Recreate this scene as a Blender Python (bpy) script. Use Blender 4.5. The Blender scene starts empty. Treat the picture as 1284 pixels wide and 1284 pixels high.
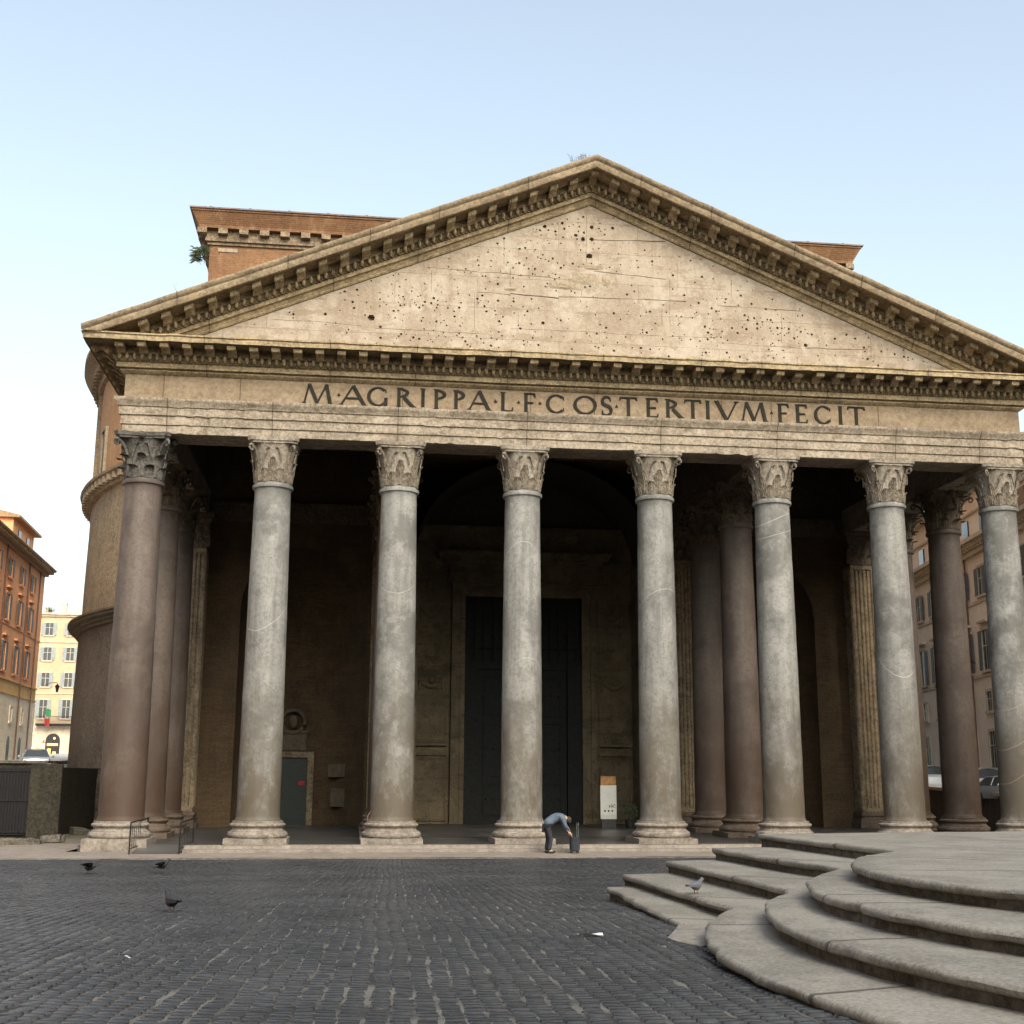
import bpy, bmesh, math, random
import numpy as np
from mathutils import Vector, Matrix, noise
random.seed(7); rng = np.random.default_rng(7)
R = math.radians; PI = math.pi
sc = bpy.context.scene
COL = sc.collection

# ------------------------------------------------------------------ camera
CAM = Vector((-8.454, -44.767, 2.202)); YAW, PITCH, ROLL, FPX = 0.1236, 0.2106, 0.0046, 1563.3
def cam_axes():
    cy, sy, cp, sp = math.cos(YAW), math.sin(YAW), math.cos(PITCH), math.sin(PITCH)
    f = Vector((sy*cp, cy*cp, sp)); r = Vector((cy, -sy, 0)); u = r.cross(f)
    return r*math.cos(ROLL)+u*math.sin(ROLL), u*math.cos(ROLL)-r*math.sin(ROLL), f
cr, cu, cf = cam_axes()
cam = bpy.data.cameras.new('camera'); cam.sensor_width = 36; cam.lens = 36*FPX/1284; cam.clip_end = 3000; cam.clip_start = .1
co = bpy.data.objects.new('camera', cam); COL.objects.link(co)
M3 = Matrix((cr, cu, -cf)).transposed()
co.matrix_world = Matrix.Translation(CAM) @ M3.to_4x4()
sc.camera = co

# ------------------------------------------------------------------ light
SUN_AZ, SUN_EL = math.atan2(.27, -.96), R(38)       # azimuth from +Y towards +X
w = bpy.data.worlds.new('World'); sc.world = w; w.use_nodes = True
nt = w.node_tree; bg = nt.nodes['Background']
sky = nt.nodes.new('ShaderNodeTexSky'); sky.sky_type = 'NISHITA'; sky.sun_disc = False
sky.sun_elevation = SUN_EL; sky.sun_rotation = SUN_AZ; sky.air_density = 1.0; sky.dust_density = 5; sky.ozone_density = 1.0
hsv = nt.nodes.new('ShaderNodeHueSaturation'); hsv.inputs['Saturation'].default_value = .62
nt.links.new(sky.outputs[0], hsv.inputs['Color']); tint = nt.nodes.new('ShaderNodeMix'); tint.data_type = 'RGBA'; tint.blend_type = 'MULTIPLY'; tint.inputs[0].default_value = 1; tint.inputs[7].default_value = (.94, .985, .935, 1)
nt.links.new(hsv.outputs[0], tint.inputs[6]); nt.links.new(tint.outputs[2], bg.inputs[0])
bg.inputs[1].default_value = .15
sl = bpy.data.lights.new('sun', 'SUN'); sl.energy = .5; sl.angle = R(20); sl.color = (1, .84, .62)
so = bpy.data.objects.new('sun', sl); COL.objects.link(so)
sd = Vector((math.sin(SUN_AZ)*math.cos(SUN_EL), math.cos(SUN_AZ)*math.cos(SUN_EL), math.sin(SUN_EL)))
so.rotation_euler = sd.to_track_quat('Z', 'Y').to_euler(); so.location = (-30, -40, 60)
sc.view_settings.view_transform = 'Standard'; sc.view_settings.look = 'None'
sc.view_settings.exposure = 1.4; sc.view_settings.gamma = 1
sc.render.engine = 'CYCLES'; sc.cycles.use_denoising = True
sc.cycles.max_bounces = 6; sc.cycles.diffuse_bounces = 4

# ------------------------------------------------------------------ projection helpers (used to read distances off the picture's rays)
def ray(x, y): return cf + cr*((x-642)/FPX) - cu*((y-642)/FPX)
def onY(x, y, Y): d = ray(x, y); return CAM + d*((Y-CAM.y)/d.y)
def onZ(x, y, Z): d = ray(x, y); return CAM + d*((Z-CAM.z)/d.z)

# ------------------------------------------------------------------ mesh helper
class MB:
    def __init__(s): s.v = []; s.f = []; s.m = []
    def add(s, vs, fs, m=0):
        n = len(s.v); s.v += [tuple(p) for p in vs]; s.f += [tuple(n+i for i in f) for f in fs]; s.m += [m]*len(fs); return s
    def box(s, x0, x1, y0, y1, z0, z1, m=0):
        vs = [(x, y, z) for z in (z0, z1) for y in (y0, y1) for x in (x0, x1)]
        return s.add(vs, [(0,2,3,1),(4,5,7,6),(0,1,5,4),(1,3,7,5),(3,2,6,7),(2,0,4,6)], m)
    def obox(s, c, ax, ay, az, m=0):      # oriented box: centre and half-axis vectors
        c = Vector(c); ax = Vector(ax); ay = Vector(ay); az = Vector(az)
        vs = [c+ax*i+ay*j+az*k for k in (-1,1) for j in (-1,1) for i in (-1,1)]
        return s.add(vs, [(0,2,3,1),(4,5,7,6),(0,1,5,4),(1,3,7,5),(3,2,6,7),(2,0,4,6)], m)
    def prism(s, pts, fn, a, b, m=0):     # pts 2-D loop, fn(p, t) -> 3-D
        n = len(pts); vs = [fn(p, a) for p in pts]+[fn(p, b) for p in pts]
        fs = [(i, (i+1) % n, n+(i+1) % n, n+i) for i in range(n)]+[tuple(range(n))[::-1], tuple(range(n, 2*n))]
        return s.add(vs, fs, m)
    def lathe(s, prof, seg=32, c=(0,0), a0=0, a1=2*PI, m=0, caps=False, jit=0):
        full = abs(a1-a0-2*PI) < 1e-6; n = seg if full else seg+1; vs = []
        for (r, z) in prof:
            for i in range(n):
                a = a0+(a1-a0)*i/seg; rr = r
                if jit: rr += jit*noise.noise(Vector((math.cos(a)*r*3+c[0], math.sin(a)*r*3+c[1], z*2.5)))
                vs.append((c[0]+rr*math.cos(a), c[1]+rr*math.sin(a), z))
        fs = []
        for k in range(len(prof)-1):
            for i in range(seg):
                j = (i+1) % n; fs.append((k*n+i, k*n+j, (k+1)*n+j, (k+1)*n+i))
        if caps: fs += [tuple(range(n))[::-1], tuple((len(prof)-1)*n+i for i in range(n))]
        return s.add(vs, fs, m)
    def tube(s, path, r, seg=8, m=0):
        path = [Vector(p) for p in path]; vs = []; n = len(path)
        for i, p in enumerate(path):
            t = (path[min(i+1, n-1)]-path[max(i-1, 0)]).normalized()
            a = t.cross(Vector((0,0,1)) if abs(t.z) < .9 else Vector((1,0,0))).normalized(); b = t.cross(a)
            rr = r[i] if isinstance(r, (list, tuple)) else r
            vs += [p+(a*math.cos(2*PI*k/seg)+b*math.sin(2*PI*k/seg))*rr for k in range(seg)]
        fs = [(i*seg+k, i*seg+(k+1) % seg, (i+1)*seg+(k+1) % seg, (i+1)*seg+k) for i in range(n-1) for k in range(seg)]
        fs += [tuple(range(seg))[::-1], tuple((n-1)*seg+k for k in range(seg))]
        return s.add(vs, fs, m)
    def ell(s, c, r, u=8, v=5, m=0):
        vs = [(c[0], c[1], c[2]-r[2])]
        for j in range(1, v):
            t = -PI/2+PI*j/v
            vs += [(c[0]+r[0]*math.cos(t)*math.cos(2*PI*i/u), c[1]+r[1]*math.cos(t)*math.sin(2*PI*i/u), c[2]+r[2]*math.sin(t)) for i in range(u)]
        vs.append((c[0], c[1], c[2]+r[2])); L = len(vs)-1; fs = []
        fs += [(0, 1+(i+1) % u, 1+i) for i in range(u)]
        for j in range(v-2): fs += [(1+j*u+i, 1+j*u+(i+1) % u, 1+(j+1)*u+(i+1) % u, 1+(j+1)*u+i) for i in range(u)]
        fs += [(L, 1+(v-2)*u+i, 1+(v-2)*u+(i+1) % u) for i in range(u)]
        return s.add(vs, fs, m)
    def grid(s, fn, nu, nv, m=0):
        vs = [fn(i/nu, j/nv) for j in range(nv+1) for i in range(nu+1)]
        fs = [(j*(nu+1)+i, j*(nu+1)+i+1, (j+1)*(nu+1)+i+1, (j+1)*(nu+1)+i) for j in range(nv) for i in range(nu)]
        return s.add(vs, fs, m)
    def jitter(s, amp, sc_=1.0, fn=None):
        out = []
        for p in s.v:
            q = Vector(p); k = amp*(fn(q) if fn else 1)
            d = Vector((noise.noise(q*sc_), noise.noise(q*sc_+Vector((31, 7, 3))), noise.noise(q*sc_+Vector((3, 17, 61)))))
            out.append(tuple(q+d*k))
        s.v = out; return s
    def data(s, name, mats, smooth=None, recalc=True):
        me = bpy.data.meshes.new(name); me.from_pydata([tuple(p) for p in s.v], [], s.f)
        for m in (mats if isinstance(mats, (list, tuple)) else [mats]): me.materials.append(m)
        me.polygons.foreach_set('material_index', s.m)
        if recalc:
            bm = bmesh.new(); bm.from_mesh(me); bmesh.ops.recalc_face_normals(bm, faces=bm.faces); bm.to_mesh(me); bm.free()
        if smooth is not None:
            me.polygons.foreach_set('use_smooth', [True]*len(me.polygons))
            if smooth < 180: me.set_sharp_from_angle(angle=R(smooth))
        me.update(); return me
    def build(s, name, mats, parent=None, smooth=None, recalc=True):
        return link(name, s.data(name, mats, smooth, recalc), parent)

def link(name, me, parent=None, loc=None):
    o = bpy.data.objects.new(name, me); COL.objects.link(o)
    if parent: o.parent = parent
    if loc: o.location = loc
    return o
def tag(o, label=None, cat=None, group=None, kind=None):
    if label: o['label'] = label
    if cat: o['category'] = cat
    if group: o['group'] = group
    if kind: o['kind'] = kind
    return o
def thing(name, label, cat, loc=(0,0,0), rz=0, group=None):
    o = bpy.data.objects.new(name, None); COL.objects.link(o); o.location = loc; o.rotation_euler = (0, 0, rz)
    o.empty_display_size = .2
    return tag(o, label, cat, group)
def copy_tree(o, parent=None):
    c = o.copy(); COL.objects.link(c); c.parent = parent
    for ch in list(o.children): copy_tree(ch, c)
    return c

# ------------------------------------------------------------------ materials
class N:
    def __init__(s, name):
        s.mat = bpy.data.materials.new(name); s.mat.use_nodes = True; s.t = s.mat.node_tree
        s.b = s.t.nodes['Principled BSDF']; s.pos = s.t.nodes.new('ShaderNodeNewGeometry').outputs['Position']
    def n(s, typ, **kw):
        x = s.t.nodes.new('ShaderNode'+typ)
        for k, v in kw.items(): setattr(x, k, v)
        return x
    def put(s, sock, v):
        if isinstance(v, bpy.types.NodeSocket): s.t.links.new(v, sock)
        else: sock.default_value = v
    def scale(s, vec, k):
        x = s.n('VectorMath', operation='MULTIPLY'); s.put(x.inputs[0], vec); x.inputs[1].default_value = k; return x.outputs[0]
    def shift(s, vec, k):
        x = s.n('VectorMath', operation='ADD'); s.put(x.inputs[0], vec); s.put(x.inputs[1], k); return x.outputs[0]
    def noise(s, sc_=1, det=6, rough=.6, vec=None, dist=0):
        x = s.n('TexNoise'); s.put(x.inputs['Vector'], vec or s.pos); x.inputs['Scale'].default_value = sc_
        x.inputs['Detail'].default_value = det; x.inputs['Roughness'].default_value = rough; x.inputs['Distortion'].default_value = dist
        return x.outputs['Fac']
    def ramp(s, v, a, b, lo=0., hi=1.):
        x = s.n('MapRange', interpolation_type='SMOOTHSTEP'); s.put(x.inputs[0], v)
        for i, k in enumerate((a, b, lo, hi)): x.inputs[1+i].default_value = k
        return x.outputs[0]
    def math(s, op, a, b=0., c=0.):
        x = s.n('Math', operation=op); s.put(x.inputs[0], a); s.put(x.inputs[1], b); s.put(x.inputs[2], c); return x.outputs[0]
    def mix(s, f, a, b, mode='MIX'):
        x = s.n('Mix', data_type='RGBA', blend_type=mode); s.put(x.inputs[0], f)
        s.put(x.inputs[6], a if isinstance(a, bpy.types.NodeSocket) else (*a, 1)); s.put(x.inputs[7], b if isinstance(b, bpy.types.NodeSocket) else (*b, 1))
        return x.outputs[2]
    def sep(s, vec=None):
        x = s.n('SeparateXYZ'); s.put(x.inputs[0], vec or s.pos); return x.outputs
    def comb(s, a, b, c):
        x = s.n('CombineXYZ'); s.put(x.inputs[0], a); s.put(x.inputs[1], b); s.put(x.inputs[2], c); return x.outputs[0]
    def done(s, colr, rough=.8, bump=None, strength=.4, dist=.02, spec=.3, metal=0):
        s.put(s.b.inputs['Base Color'], colr if isinstance(colr, bpy.types.NodeSocket) else (*colr, 1))
        s.put(s.b.inputs['Roughness'], rough); s.b.inputs['Specular IOR Level'].default_value = spec; s.b.inputs['Metallic'].default_value = metal
        if bump is not None:
            x = s.n('Bump'); x.inputs['Strength'].default_value = strength; x.inputs['Distance'].default_value = dist
            s.put(x.inputs['Height'], bump); s.t.links.new(x.outputs[0], s.b.inputs['Normal'])
        return s.mat
def mul(c, k): return tuple(x*k for x in c)

def stone(name, base, dark, light=None, stain=.5, streak=.3, fine=.35, big=.35, rough=.85, bump=.5, hstreak=False, bd=.02, joints=()):
    s = N(name)
    f1 = s.ramp(s.noise(big, 8, .65), .42, .62); c = s.mix(s.math('MULTIPLY', f1, stain), base, dark)
    v = s.scale(s.pos, (2.2, 2.2, .25) if not hstreak else (.25, .4, 3.5))
    f2 = s.ramp(s.noise(1.6, 7, .65, v), .45, .68); c = s.mix(s.math('MULTIPLY', f2, streak), c, dark)
    if light:
        f4 = s.ramp(s.noise(big*2.7, 6, .6, s.shift(s.pos, (9, 4, 7))), .5, .66); c = s.mix(s.math('MULTIPLY', f4, .5), c, light)
    f8 = s.ramp(s.noise(big*1.6, 9, .72, s.shift(s.scale(s.pos, (1, 1, 2.0) if hstreak else (1.4, 1.4, .6)), (3, 9, 1))), .51, .59); c = s.mix(s.math('MULTIPLY', f8, .55), c, dark)
    f3 = s.noise(9, 9, .78); c = s.mix(min(.6, fine*1.15), c, s.mix(s.ramp(f3, .40, .60), mul(dark, .8), light or mul(base, 1.15)))
    f5 = s.ramp(s.noise(2.6, 10, .74, s.shift(s.pos, (2, 8, 3))), .52, .60); c = s.mix(s.math('MULTIPLY', f5, .5), c, mul(dark, .9))
    pit = s.ramp(s.noise(24, 4, .6, s.shift(s.pos, (7, 1, 9))), .62, .70); c = s.mix(s.math('MULTIPLY', pit, .7), c, mul(dark, .55))
    if joints:
        xx = s.math('ADD', s.sep()[0], s.math('MULTIPLY', s.noise(2.2, 4, .6), .05)); jm = None
        for q in joints:
            d = s.math('ABSOLUTE', s.math('SUBTRACT', xx, q+.025)); jm = d if jm is None else s.math('MINIMUM', jm, d)
        c = s.mix(s.ramp(jm, .008, .03, .85, 0.), c, mul(dark, .35))
        c = s.mix(s.ramp(jm, .02, .45, .28, 0.), c, dark)
    h = s.math('ADD', s.math('MULTIPLY', s.noise(5, 10, .7), 1.0), s.math('MULTIPLY', s.noise(30, 6, .7), .35)); h = s.math('SUBTRACT', h, s.math('MULTIPLY', pit, .5))
    return s.done(c, rough, h, bump, bd)

def granite(name, base, dark, veins=(), seed=0, foot=.5, cx=0.):
    s = N(name); p = s.shift(s.pos, (seed*3.1, seed*1.7, 0))
    sp = s.noise(60, 3, .8, p); g = s.noise(22, 6, .8, p)
    c = s.mix(s.ramp(sp, .38, .62), mul(base, .72), mul(base, 1.22))
    c = s.mix(s.math('MULTIPLY', s.ramp(g, .42, .58), .4), c, mul(base, 1.35))
    g2 = s.noise(7, 9, .78, s.shift(p, (3, 3, 3))); c = s.mix(s.math('MULTIPLY', s.ramp(g2, .48, .60), .45), c, dark)
    pt = s.ramp(s.noise(.8, 2, .3, s.shift(p, (8, 2, 4)), .6), .60, .605); c = s.mix(s.math('MULTIPLY', pt, .35), c, mul(base, .72))
    pk = s.ramp(s.noise(11, 4, .6, s.shift(p, (1, 9, 4))), .66, .70); c = s.mix(s.math('MULTIPLY', pk, .7), c, mul(dark, .5))
    st = s.ramp(s.noise(1.5, 7, .62, s.scale(p, (1.6, 1.6, .16))), .42, .66); c = s.mix(s.math('MULTIPLY', st, .55), c, dark)
    bl = s.ramp(s.noise(.55, 7, .66, p), .47, .62); c = s.mix(s.math('MULTIPLY', bl, .75), c, mul(dark, 1.15))
    lt = s.ramp(s.noise(1.3, 6, .7, s.shift(p, (5, 5, 5))), .55, .68); c = s.mix(s.math('MULTIPLY', lt, .4), c, mul(base, 1.45))
    x, y, z = s.sep()
    f = s.ramp(s.math('ADD', z, s.math('MULTIPLY', s.noise(.9, 6, .7, p), 3.2)), 2.6, 8.6, foot, 0.)   # shade and brown staining put into the colour towards the shaft foot
    c = s.mix(s.math('MULTIPLY', f, s.ramp(s.noise(1.1, 8, .72, s.scale(p, (1, 1, .5))), .38, .56, .35, 1.)), c, mul(tuple(a*b for a, b in zip(dark, (1.22, 1.0, .78))), .9))
    for (z0, sx, sy, wd, lum) in veins:                                      # tilted mineral veins cutting the shaft
        t = s.math('ADD', s.math('SUBTRACT', z, z0), s.math('ADD', s.math('MULTIPLY', s.math('SUBTRACT', x, cx), -sx), s.math('MULTIPLY', y, -sy)))
        t = s.math('ADD', t, s.math('MULTIPLY', s.noise(2, 3, .5), .1)); t = s.math('ABSOLUTE', t)
        c = s.mix(s.ramp(t, wd*.1, wd*.6, .4, 0.), c, lum)
    return s.done(c, .62, s.math('ADD', s.noise(9, 8, .7, p), s.math('MULTIPLY', sp, .25)), .35, .02, .35)

def brick(name, base, dark, mortar, bw=.3, bh=.075, arch=False, patch=None, curved=None, bump=.5):
    s = N(name); x, y, z = s.sep()
    if curved: u = s.math('MULTIPLY', s.math('ARCTAN2', s.math('SUBTRACT', y, curved[1]), s.math('SUBTRACT', x, curved[0])), curved[2])
    else: u = s.math('ADD', x, y)
    b = s.n('TexBrick'); s.put(b.inputs['Vector'], s.comb(u, z, 0.)); b.inputs['Scale'].default_value = 1
    b.inputs['Brick Width'].default_value = bw; b.inputs['Row Height'].default_value = bh; b.inputs['Mortar Size'].default_value = bh*.14
    b.inputs['Color1'].default_value = (*base, 1); b.inputs['Color2'].default_value = (*mul(base, .62), 1); b.inputs['Mortar'].default_value = (*mortar, 1)
    c = b.outputs['Color']
    f = s.ramp(s.noise(.5, 8, .68), .42, .62); c = s.mix(s.math('MULTIPLY', f, .6), c, dark)
    f2 = s.ramp(s.noise(1.2, 7, .7, s.scale(s.pos, (1.5, 1.5, .3))), .5, .66); c = s.mix(s.math('MULTIPLY', f2, .45), c, patch or mul(base, 1.35))
    c = s.mix(.3, c, s.mix(s.ramp(s.noise(9, 6, .8), .35, .65), dark, mul(base, 1.3)))
    h = s.math('ADD', s.math('MULTIPLY', b.outputs['Fac'], -.6), s.noise(12, 8, .7))
    return s.done(c, .9, h, bump, .03)

def plain(name, c, rough=.6, spec=.4, metal=0, var=.25, sc_=6, bump=.15):
    s = N(name); f = s.noise(sc_, 6, .7)
    return s.done(s.mix(s.ramp(f, .35, .65), mul(c, 1-var), mul(c, 1+var)), rough, f, bump, .01, spec, metal)
def blocks(name, base, dark, light, bw, bh, off=0, **kw):      # ashlar: each block its own tone, fine joints
    s = N(name); x, y, z = s.sep()
    b = s.n('TexBrick'); s.put(b.inputs['Vector'], s.comb(s.math('ADD', x, s.math('ADD', y, off)), z, 0.)); b.inputs['Scale'].default_value = 1
    b.inputs['Brick Width'].default_value = bw; b.inputs['Row Height'].default_value = bh; b.inputs['Mortar Size'].default_value = .008
    b.inputs['Color1'].default_value = (*base, 1); b.inputs['Color2'].default_value = (*light, 1); b.inputs['Mortar'].default_value = (*mul(dark, .6), 1); b.inputs['Bias'].default_value = -.2
    c = b.outputs['Color']
    f = s.ramp(s.noise(.45, 8, .68), .42, .64); c = s.mix(s.math('MULTIPLY', f, kw.get('stain', .55)), c, dark)
    f2 = s.ramp(s.noise(1.5, 7, .66, s.scale(s.pos, (1.8, 1.8, .22))), .48, .68); c = s.mix(s.math('MULTIPLY', f2, kw.get('streak', .4)), c, dark)
    c = s.mix(.30, c, s.mix(s.ramp(s.noise(13, 8, .78), .40, .60), mul(dark, .9), light))
    f5 = s.ramp(s.noise(1.9, 10, .74, s.shift(s.pos, (2, 8, 3))), .53, .61); c = s.mix(s.math('MULTIPLY', f5, .5), c, mul(dark, .85))
    f6 = s.ramp(s.noise(.9, 9, .72, s.scale(s.shift(s.pos, (5, 3, 1)), (.6, .6, 2.2))), .54, .60); c = s.mix(s.math('MULTIPLY', f6, .65), c, dark)
    f7 = s.ramp(s.noise(.7, 9, .7, s.shift(s.pos, (1, 5, 11))), .53, .60); c = s.mix(s.math('MULTIPLY', f7, .6), c, light)
    h = s.math('ADD', s.math('MULTIPLY', b.outputs['Fac'], -.5), s.math('ADD', s.noise(5, 9, .7), s.math('MULTIPLY', s.noise(28, 5, .7), .4)))
    return s.done(c, kw.get('rough', .85), h, kw.get('bump', .5), .02)
def emis(name, c, k):
    s = N(name); s.b.inputs['Emission Color'].default_value = (*c, 1); s.b.inputs['Emission Strength'].default_value = k; return s.done(c, .5)

M = {}
M['travertine'] = stone('travertine', (0.304, 0.240, 0.168), (0.160, 0.120, 0.080), (0.352, 0.296, 0.224), .55, .4, .35, .28)
M['tympanum'] = blocks('tympanum_marble', (0.310, 0.255, 0.198), (0.202, 0.149, 0.106), (0.357, 0.307, 0.251), 3.1, 1.22, .4, stain=.75, streak=.55, bump=.6)
M['architrave'] = stone('architrave_marble', (0.284, 0.229, 0.170), (0.121, 0.092, 0.066), (0.396, 0.341, 0.269), .6, .65, .4, .5, hstreak=True, bump=.9, joints=(-11.7, -7.2, -2.45, 2.6, 7.1, 11.8, 15.2, -15.4))
M['frieze'] = stone('frieze_marble', (0.231, 0.171, 0.113), (0.140, 0.099, 0.062), (0.281, 0.218, 0.154), .4, .5, .35, .4, hstreak=True, bump=.5, joints=(-12.9, -7.05, -2.3, .1, 5.0, 6.95, 11.2, -15.6))
M['cornice'] = stone('cornice_marble', (0.186, 0.135, 0.076), (0.052, 0.039, 0.023), (0.253, 0.187, 0.109), .65, .5, .4, .6, bump=.6)  # soffit shade and dirt put into the colour, darker than the projecting members
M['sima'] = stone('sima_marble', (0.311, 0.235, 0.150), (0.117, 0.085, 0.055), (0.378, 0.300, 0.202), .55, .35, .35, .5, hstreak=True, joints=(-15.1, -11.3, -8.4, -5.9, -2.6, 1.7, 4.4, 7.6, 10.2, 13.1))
M['member'] = stone('cornice_member_marble', (0.327, 0.244, 0.143), (0.115, 0.085, 0.051), (0.436, 0.342, 0.209), .6, .4, .4, .9, hstreak=True, bump=.6, joints=(-14.1, -9.7, -6.6, -3.2, .2, 3.9, 6.2, 9.1, 12.7))  # lighter copy for brackets, eggs and fascias: lit and washed look in the colour
M['cap_bell'] = stone('capital_marble', (0.281, 0.242, 0.196), (0.119, 0.093, 0.072), (0.357, 0.319, 0.264), .5, .5, .4, 1.1)
M['cap_leaf'] = stone('capital_leaf_marble', (.15, .122, .093), (.065, .052, .038), (.24, .20, .155), .6, .3, .5, 2)
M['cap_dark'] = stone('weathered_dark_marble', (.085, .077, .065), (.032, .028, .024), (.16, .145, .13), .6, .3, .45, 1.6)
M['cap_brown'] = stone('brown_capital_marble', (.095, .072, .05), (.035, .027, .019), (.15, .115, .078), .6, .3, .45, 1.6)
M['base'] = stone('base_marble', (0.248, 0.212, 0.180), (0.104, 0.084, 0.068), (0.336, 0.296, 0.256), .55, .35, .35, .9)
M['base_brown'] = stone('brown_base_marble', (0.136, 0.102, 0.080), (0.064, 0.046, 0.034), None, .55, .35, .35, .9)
M['floor'] = blocks('portico_floor_marble', (0.084, 0.080, 0.078), (0.044, 0.042, 0.040), (0.112, 0.108, 0.104), 1.5, 1.5, rough=.38, bump=.12)
M['apron'] = stone('apron_travertine', (0.230, 0.197, 0.170), (0.128, 0.105, 0.088), (0.281, 0.246, 0.217), .5, .1, .3, .5, .8, .3)
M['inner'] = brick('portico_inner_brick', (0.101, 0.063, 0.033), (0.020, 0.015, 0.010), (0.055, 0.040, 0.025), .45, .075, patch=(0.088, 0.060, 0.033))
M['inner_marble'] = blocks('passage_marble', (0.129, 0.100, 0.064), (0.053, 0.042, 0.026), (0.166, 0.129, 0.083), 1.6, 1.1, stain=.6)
M['pilaster'] = stone('pilaster_marble', (.22, .165, .105), (.07, .05, .032), (.31, .25, .17), .55, .5, .35, .8)
M['wood'] = plain('dark_timber', (.045, .034, .027), .8)
M['rooftile'] = plain('lead_roof', (.13, .09, .085), .7)
M['bronze'] = plain('bronze_door', (.016, .017, .017), .75, .2, .2)
M['letter'] = plain('bronze_letters', (.022, .020, .016), .8, .1, 0)
M['brick'] = brick('roman_brick', (0.224, 0.112, 0.052), (0.101, 0.049, 0.026), (0.196, 0.130, 0.079), .45, .09, patch=(0.361, 0.239, 0.138))
M['drum_brick'] = brick('drum_brick', (.36, .19, .085), (.20, .095, .045), (.34, .22, .12), .45, .09, patch=(.52, .36, .18), curved=(0, 50, 28))
M['drum_mid'] = stone('drum_plaster', (.25, .18, .108), (.11, .078, .052), (.36, .27, .17), .95, .9, .5, .22, bump=.7, bd=.05)
M['drum_low'] = stone('drum_base_brick', (.095, .07, .055), (.04, .03, .024), (.15, .118, .095), .95, .8, .6, .3, bump=.8, bd=.05)
M['block_low'] = stone('block_side_brick', (.19, .145, .11), (.09, .068, .052), (.25, .2, .16), .6, .5, .35, .3, bump=.8)
M['green'] = plain('green_painted_wood', (.006, .014, .012), .5)
M['bracket'] = stone('bracket_stone', (.20, .135, .085), (.08, .055, .035), (.36, .29, .2), .6, .3, .4, 1.1)
M['plaque'] = stone('plaque_marble', (0.108, 0.090, 0.063), (0.054, 0.043, 0.029), None, .4, .2, .3, 2)
M['iron'] = plain('black_iron', (.010, .009, .011), .5, .4, .3)
M['white'] = plain('white_panel', (.50, .50, .48), .5, var=.04)
M['black'] = plain('black_plastic', (.02, .02, .02), .5)
M['amber'] = plain('amber_print', (.30, .15, .05), .6)
M['greyp'] = plain('grey_print', (.42, .42, .41), .6, var=.05)
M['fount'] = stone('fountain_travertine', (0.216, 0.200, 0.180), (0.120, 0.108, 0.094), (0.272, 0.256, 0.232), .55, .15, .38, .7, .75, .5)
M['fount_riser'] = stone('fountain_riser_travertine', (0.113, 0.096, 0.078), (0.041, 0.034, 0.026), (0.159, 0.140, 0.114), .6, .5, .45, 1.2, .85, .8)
M['orange'] = stone('orange_plaster', (.80, .38, .18), (.68, .30, .13), (.84, .45, .24), .5, .4, .15, .3, bump=.15)
M['ochre'] = stone('ochre_plaster', (.72, .44, .17), (.55, .32, .12), None, .5, .3, .15, .3, bump=.15)
M['beige'] = blocks('beige_rustication', (.80, .66, .48), (.66, .52, .36), (.84, .72, .56), 1.1, .5, stain=.3, bump=.3)
M['yellow'] = stone('yellow_plaster', (.50, .375, .24), (.43, .31, .19), (.54, .41, .29), .5, .3, .12, .3, bump=.1)
M['pink'] = stone('pink_plaster', (.86, .76, .67), (.76, .64, .54), (.88, .80, .72), .5, .35, .15, .3, bump=.15)
M['trim'] = stone('pale_trim_stone', (.62, .52, .40), (.42, .34, .26), None, .4, .4, .2, .8, bump=.2)
M['shutter'] = plain('grey_shutter', (.10, .105, .11), .6)
M['shutter_pale'] = plain('pale_shutter', (.26, .28, .28), .6)
M['glass'] = plain('window_glass', (.045, .05, .055), .12, .6, var=.1, bump=0)
M['pipe'] = plain('rust_brown_pipe', (.14, .07, .05), .6)
M['eave'] = stone('eave_brown', (.42, .27, .15), (.24, .15, .085), None, .5, .3, .3, .8, bump=.3)
M['tile'] = plain('clay_roof_tiles', (.30, .17, .10), .85)
M['wallstone'] = stone('mossy_tufa', (0.042, 0.036, 0.024), (0.015, 0.014, 0.010), (0.067, 0.056, 0.039), .6, .4, .5, 1.2, bump=1.0, bd=.05)
M['rubble'] = stone('rubble_marble', (.13, .11, .09), (.045, .04, .032), (.2, .178, .15), .6, .2, .4, 1.4, bump=.8)
M['earth'] = plain('packed_earth', (.15, .13, .10), .95)
M['asphalt'] = plain('street_stone', (.38, .36, .33), .8)
M['leafg'] = plain('weed_leaves', (.032, .044, .018), .8)
M['twig'] = plain('dry_twig', (.10, .075, .05), .9)
M['lamp_on'] = emis('lit_lamp', (1, .62, .25), 6)
M['glow'] = emis('lit_shop_interior', (1, .45, .12), .9)
M['red'] = plain('red_cloth', (.28, .025, .02), .8)
M['greenflag'] = plain('green_cloth', (.04, .20, .08), .8)
M['car_white'] = plain('white_car_paint', (.62, .64, .66), .25, .5, var=.03, bump=0)
M['car_silver'] = plain('silver_car_paint', (.36, .38, .40), .25, .5, .3, var=.03, bump=0)
M['rubber'] = plain('tyre_rubber', (.02, .02, .02), .8)
M['pigeon'] = plain('pigeon_feathers', (.022, .022, .026), .7, sc_=30)
M['pigeon_grey'] = plain('grey_pigeon_feathers', (.085, .088, .105), .7, sc_=30)
M['skin'] = plain('skin', (.42, .25, .18), .55, var=.08, bump=0)
M['jacket'] = plain('pale_blue_jacket', (.075, .10, .14), .8, sc_=12)
M['trousers'] = plain('black_trousers', (.018, .02, .028), .85)
M['hair'] = plain('dark_hair', (.03, .022, .018), .7)
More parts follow.
